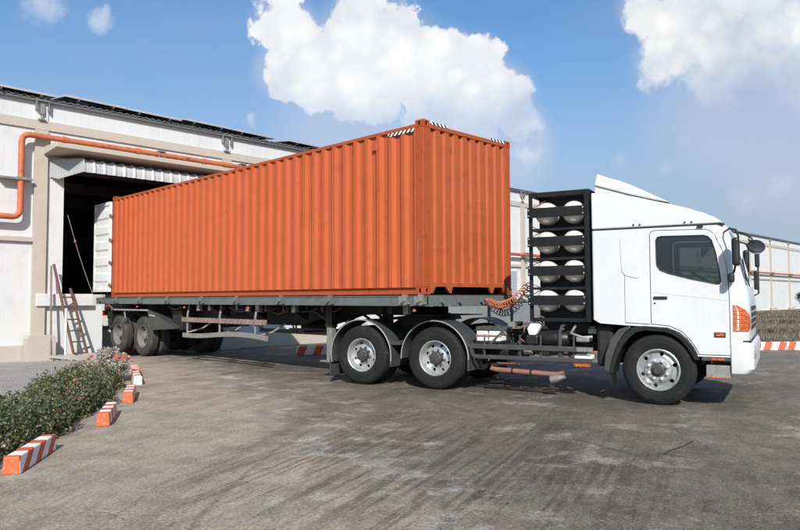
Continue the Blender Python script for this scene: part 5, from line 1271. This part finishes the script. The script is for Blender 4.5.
link_mesh('foliage', leaf_mesh('foliage', loc_pts(pts_, c0_), .046, r_, .5), M['leaf'], hg)
# taller sprigs
spr = hedge_pts(150, 0, TT, .40, .8, r_, 1.0); mb = MB(); lp = []
for s_ in spr:
    if s_[2] < .2: continue
    tip = s_+np.array([r_.normal()*.04, r_.normal()*.04, r_.uniform(.05, .14)]); base_ = s_-np.array([0, 0, .2])
    mb.tube([tuple(base_-np.array(c0_)), tuple(tip-np.array(c0_))], [.004, .002], 4)
    for k in range(14): f = r_.uniform(.2, 1.05); lp.append(base_*(1-f)+tip*f+r_.normal(size=3)*.014)
mb.build('stems', M['bark'], hg)['kind'] = 'stuff'; link_mesh('foliage', leaf_mesh('foliage', loc_pts(np.array(lp), c0_), .038, r_, .5, .8), M['leaf'], hg)
# woody inside
mb = MB()
for k in range(420):
    p_ = hedge_pts(1, 0, TT, .35, .7, r_)[0]-np.array(c0_); b0 = np.array([p_[0]*1+r_.normal()*.1, p_[1]+r_.normal()*.1, 0]); mb.tube([tuple(b0), tuple((b0+p_)/2+r_.normal(size=3)*.03), tuple(p_)], [.009, .006, .003], 4)
mb.build('branches', M['bark'], hg)['kind'] = 'stuff'
# flowers: clusters of small petals
def flower_mesh():
    mb = MB()
    for k in range(7):
        a = 2*PI*k/7; c_ = (math.cos(a)*.014*(k > 0), math.sin(a)*.014*(k > 0), .004*(k % 2))
        for j in range(4):
            b = a+j*PI/2; d = Vector((math.cos(b), math.sin(b), .25)).normalized()*.014; s2 = Vector((-math.sin(b), math.cos(b), 0))*.006; c3 = Vector(c_)
            mb.add([c3, c3+d*.6+s2, c3+d, c3+d*.6-s2], [(0, 1, 2, 3)])
    m = mb.mesh('flower'); m.materials.append(M['flower']); return m
fm_ = flower_mesh(); fp = hedge_pts(400, .5, TT, .40, .98, r_, 1.0); fp = fp[(fp[:, 2] > .18)][:46]
for p_ in fp:
    o = share('flower', fm_, hg, tuple(p_-np.array(c0_)), (r_.uniform(-.7, .7), r_.uniform(-.7, .7), r_.uniform(0, 6))); k = r_.uniform(.8, 1.35); o.scale = (k, k, k)
# dusty pale shrub at the far end of the hedge
db = bush('dusty_shrub', (5.38, 12.95, 0), .36, .62, .29, 8000, .05, M['leaf_dusty'], 'pale dusty shrub at far end of the hedge by the trailer wheels', 'shrub', 12, .02)
for k in range(9):
    a, e = r_.uniform(0, 6.28), r_.uniform(.2, .9); share('flower', fm_, db, (.4*math.cos(a)*math.cos(e), .55*math.sin(a)*math.cos(e), .27+.30*math.sin(e)), (a, e, 0)).scale = (1.5, 1.5, 1.5)

# ================================================================== THINGS AT THE DOCK
ld = tag(empty('ladder', (0, 0, 0)), 'rusty red ladder leaning against the dock edge under the open bay', 'ladder')
def L3(s_, h): return Vector((6.62+.0+h*0, 0, 0))
lb, lt = Vector((7.10, 19.32, -.10)), Vector((6.67, 19.80, 2.50)); rb, rt = Vector((7.47, 19.34, -.10)), Vector((7.14, 19.86, 1.85))
for a, b2 in ((lb, lt), (rb, rt)): MB().bar(a, b2, .035, .06).build('ladder_rail', M['ladder'], ld)
for k in range(6):
    f = (k+.6)/6.1; z = -.1+f*1.85; fl_ = (z+.1)/2.6; fr2 = (z+.1)/1.95; MB().bar(lb.lerp(lt, fl_), rb.lerp(rt, fr2), .03, .035).build('rung', M['ladder'], ld)
po = MB().tube([(6.60, 19.66, -.11), (6.62, 19.84, 2.45)], [.03, .026], 8).build('wooden_pole', M['wood']); tag(po, 'thin dark wooden pole leaning on the dock beside the ladder', 'pole')
po = MB().tube([(6.90, 19.45, -.11), (6.90, 19.47, 1.30)], .035, 10).build('white_pipe', M['wall']); tag(po, 'short white upright pipe standing in front of the ladder', 'pipe')
rp_ = MB(); pth = [(7.10+.72*f, 20.05, 3.9-2.2*f-.10*math.sin(f*PI)) for f in [k/24 for k in range(25)]]; rp_.tube(pth, .007, 5); o = rp_.build('rope', M['rope']); tag(o, 'thin grey rope hanging slantwise across the dark bay opening', 'rope')
o = MB().lathe([(0, -.05), (.03, -.04), (.03, .04), (0, .05)], 8, (7.31, 20.05, 3.18), 'z').build('rope_hook', M['rust'], None); tag(o, 'small rusty hook tied halfway along the hanging rope', 'hook')
# dark knotted end on the dock corner
# broken concrete
GR = 'broken concrete lumps at the dock foot'
rr_ = random.Random(31)
def chunk(c, s, seed, label):
    q = random.Random(seed); bm3 = bmesh.new(); bmesh.ops.create_icosphere(bm3, subdivisions=2, radius=1)
    for v in bm3.verts:
        k = q.uniform(.78, 1.15); v.co = Vector((v.co.x*s[0]*k, v.co.y*s[1]*k, v.co.z*s[2]*k))
    me = bpy.data.meshes.new('concrete_chunk'); bm3.to_mesh(me); bm3.free(); o = link_mesh('concrete_chunk', me, M['rubble']); o.location = (c[0], c[1], c[2]+gz(c[0], c[1])); o.rotation_euler = (0, 0, q.uniform(0, 6)); return tag(o, label, 'rubble', GR)
for k in range(13):
    chunk((6.62+.09*k+rr_.uniform(-.02, .02), 19.45+rr_.uniform(-.5, .35), .05), (rr_.uniform(.10, .24), rr_.uniform(.09, .18), rr_.uniform(.06, .14)), k, 'rough broken concrete lump at the dock foot, ' + ['leftmost', 'second', 'third', 'fourth', 'fifth', 'sixth', 'seventh', 'eighth', 'ninth', 'tenth', 'eleventh', 'twelfth', 'rightmost'][k] + (' from left' if 0 < k < 12 else ' of the row'))
def slab(c, sz, rot_, label, nm='concrete_slab'):
    mb = MB().prism([(-sz[0], -sz[1]*.8), (-sz[0]*.2, -sz[1]), (sz[0], -sz[1]*.85), (sz[0]*.95, sz[1]*.6), (sz[0]*.3, sz[1]), (-sz[0]*.9, sz[1]*.9)], 'z', 0, sz[2]); o = mb.build(nm, M['rubble'], None, bevel=.01); o.location = c; o.rotation_euler = rot_; return tag(o, label, 'slab')
slab((7.28, 18.55, -.02), (.52, .45, .07), (math.radians(3), math.radians(-5), .3), 'flat grey broken slab lying before the dock left of the trailer wheels')
slab((6.72, 18.95, -.02), (.36, .20, .06), (math.radians(0), math.radians(8), -.5), 'narrow tilted slab lying below the ladder foot')
stones('rubble_bits', 260, lambda q: (6.5+q.uniform(0, 1.7), 18.7+q.uniform(0, 1.3)), .035, M['rubble'], 8, 'small broken concrete bits scattered at the dock foot')
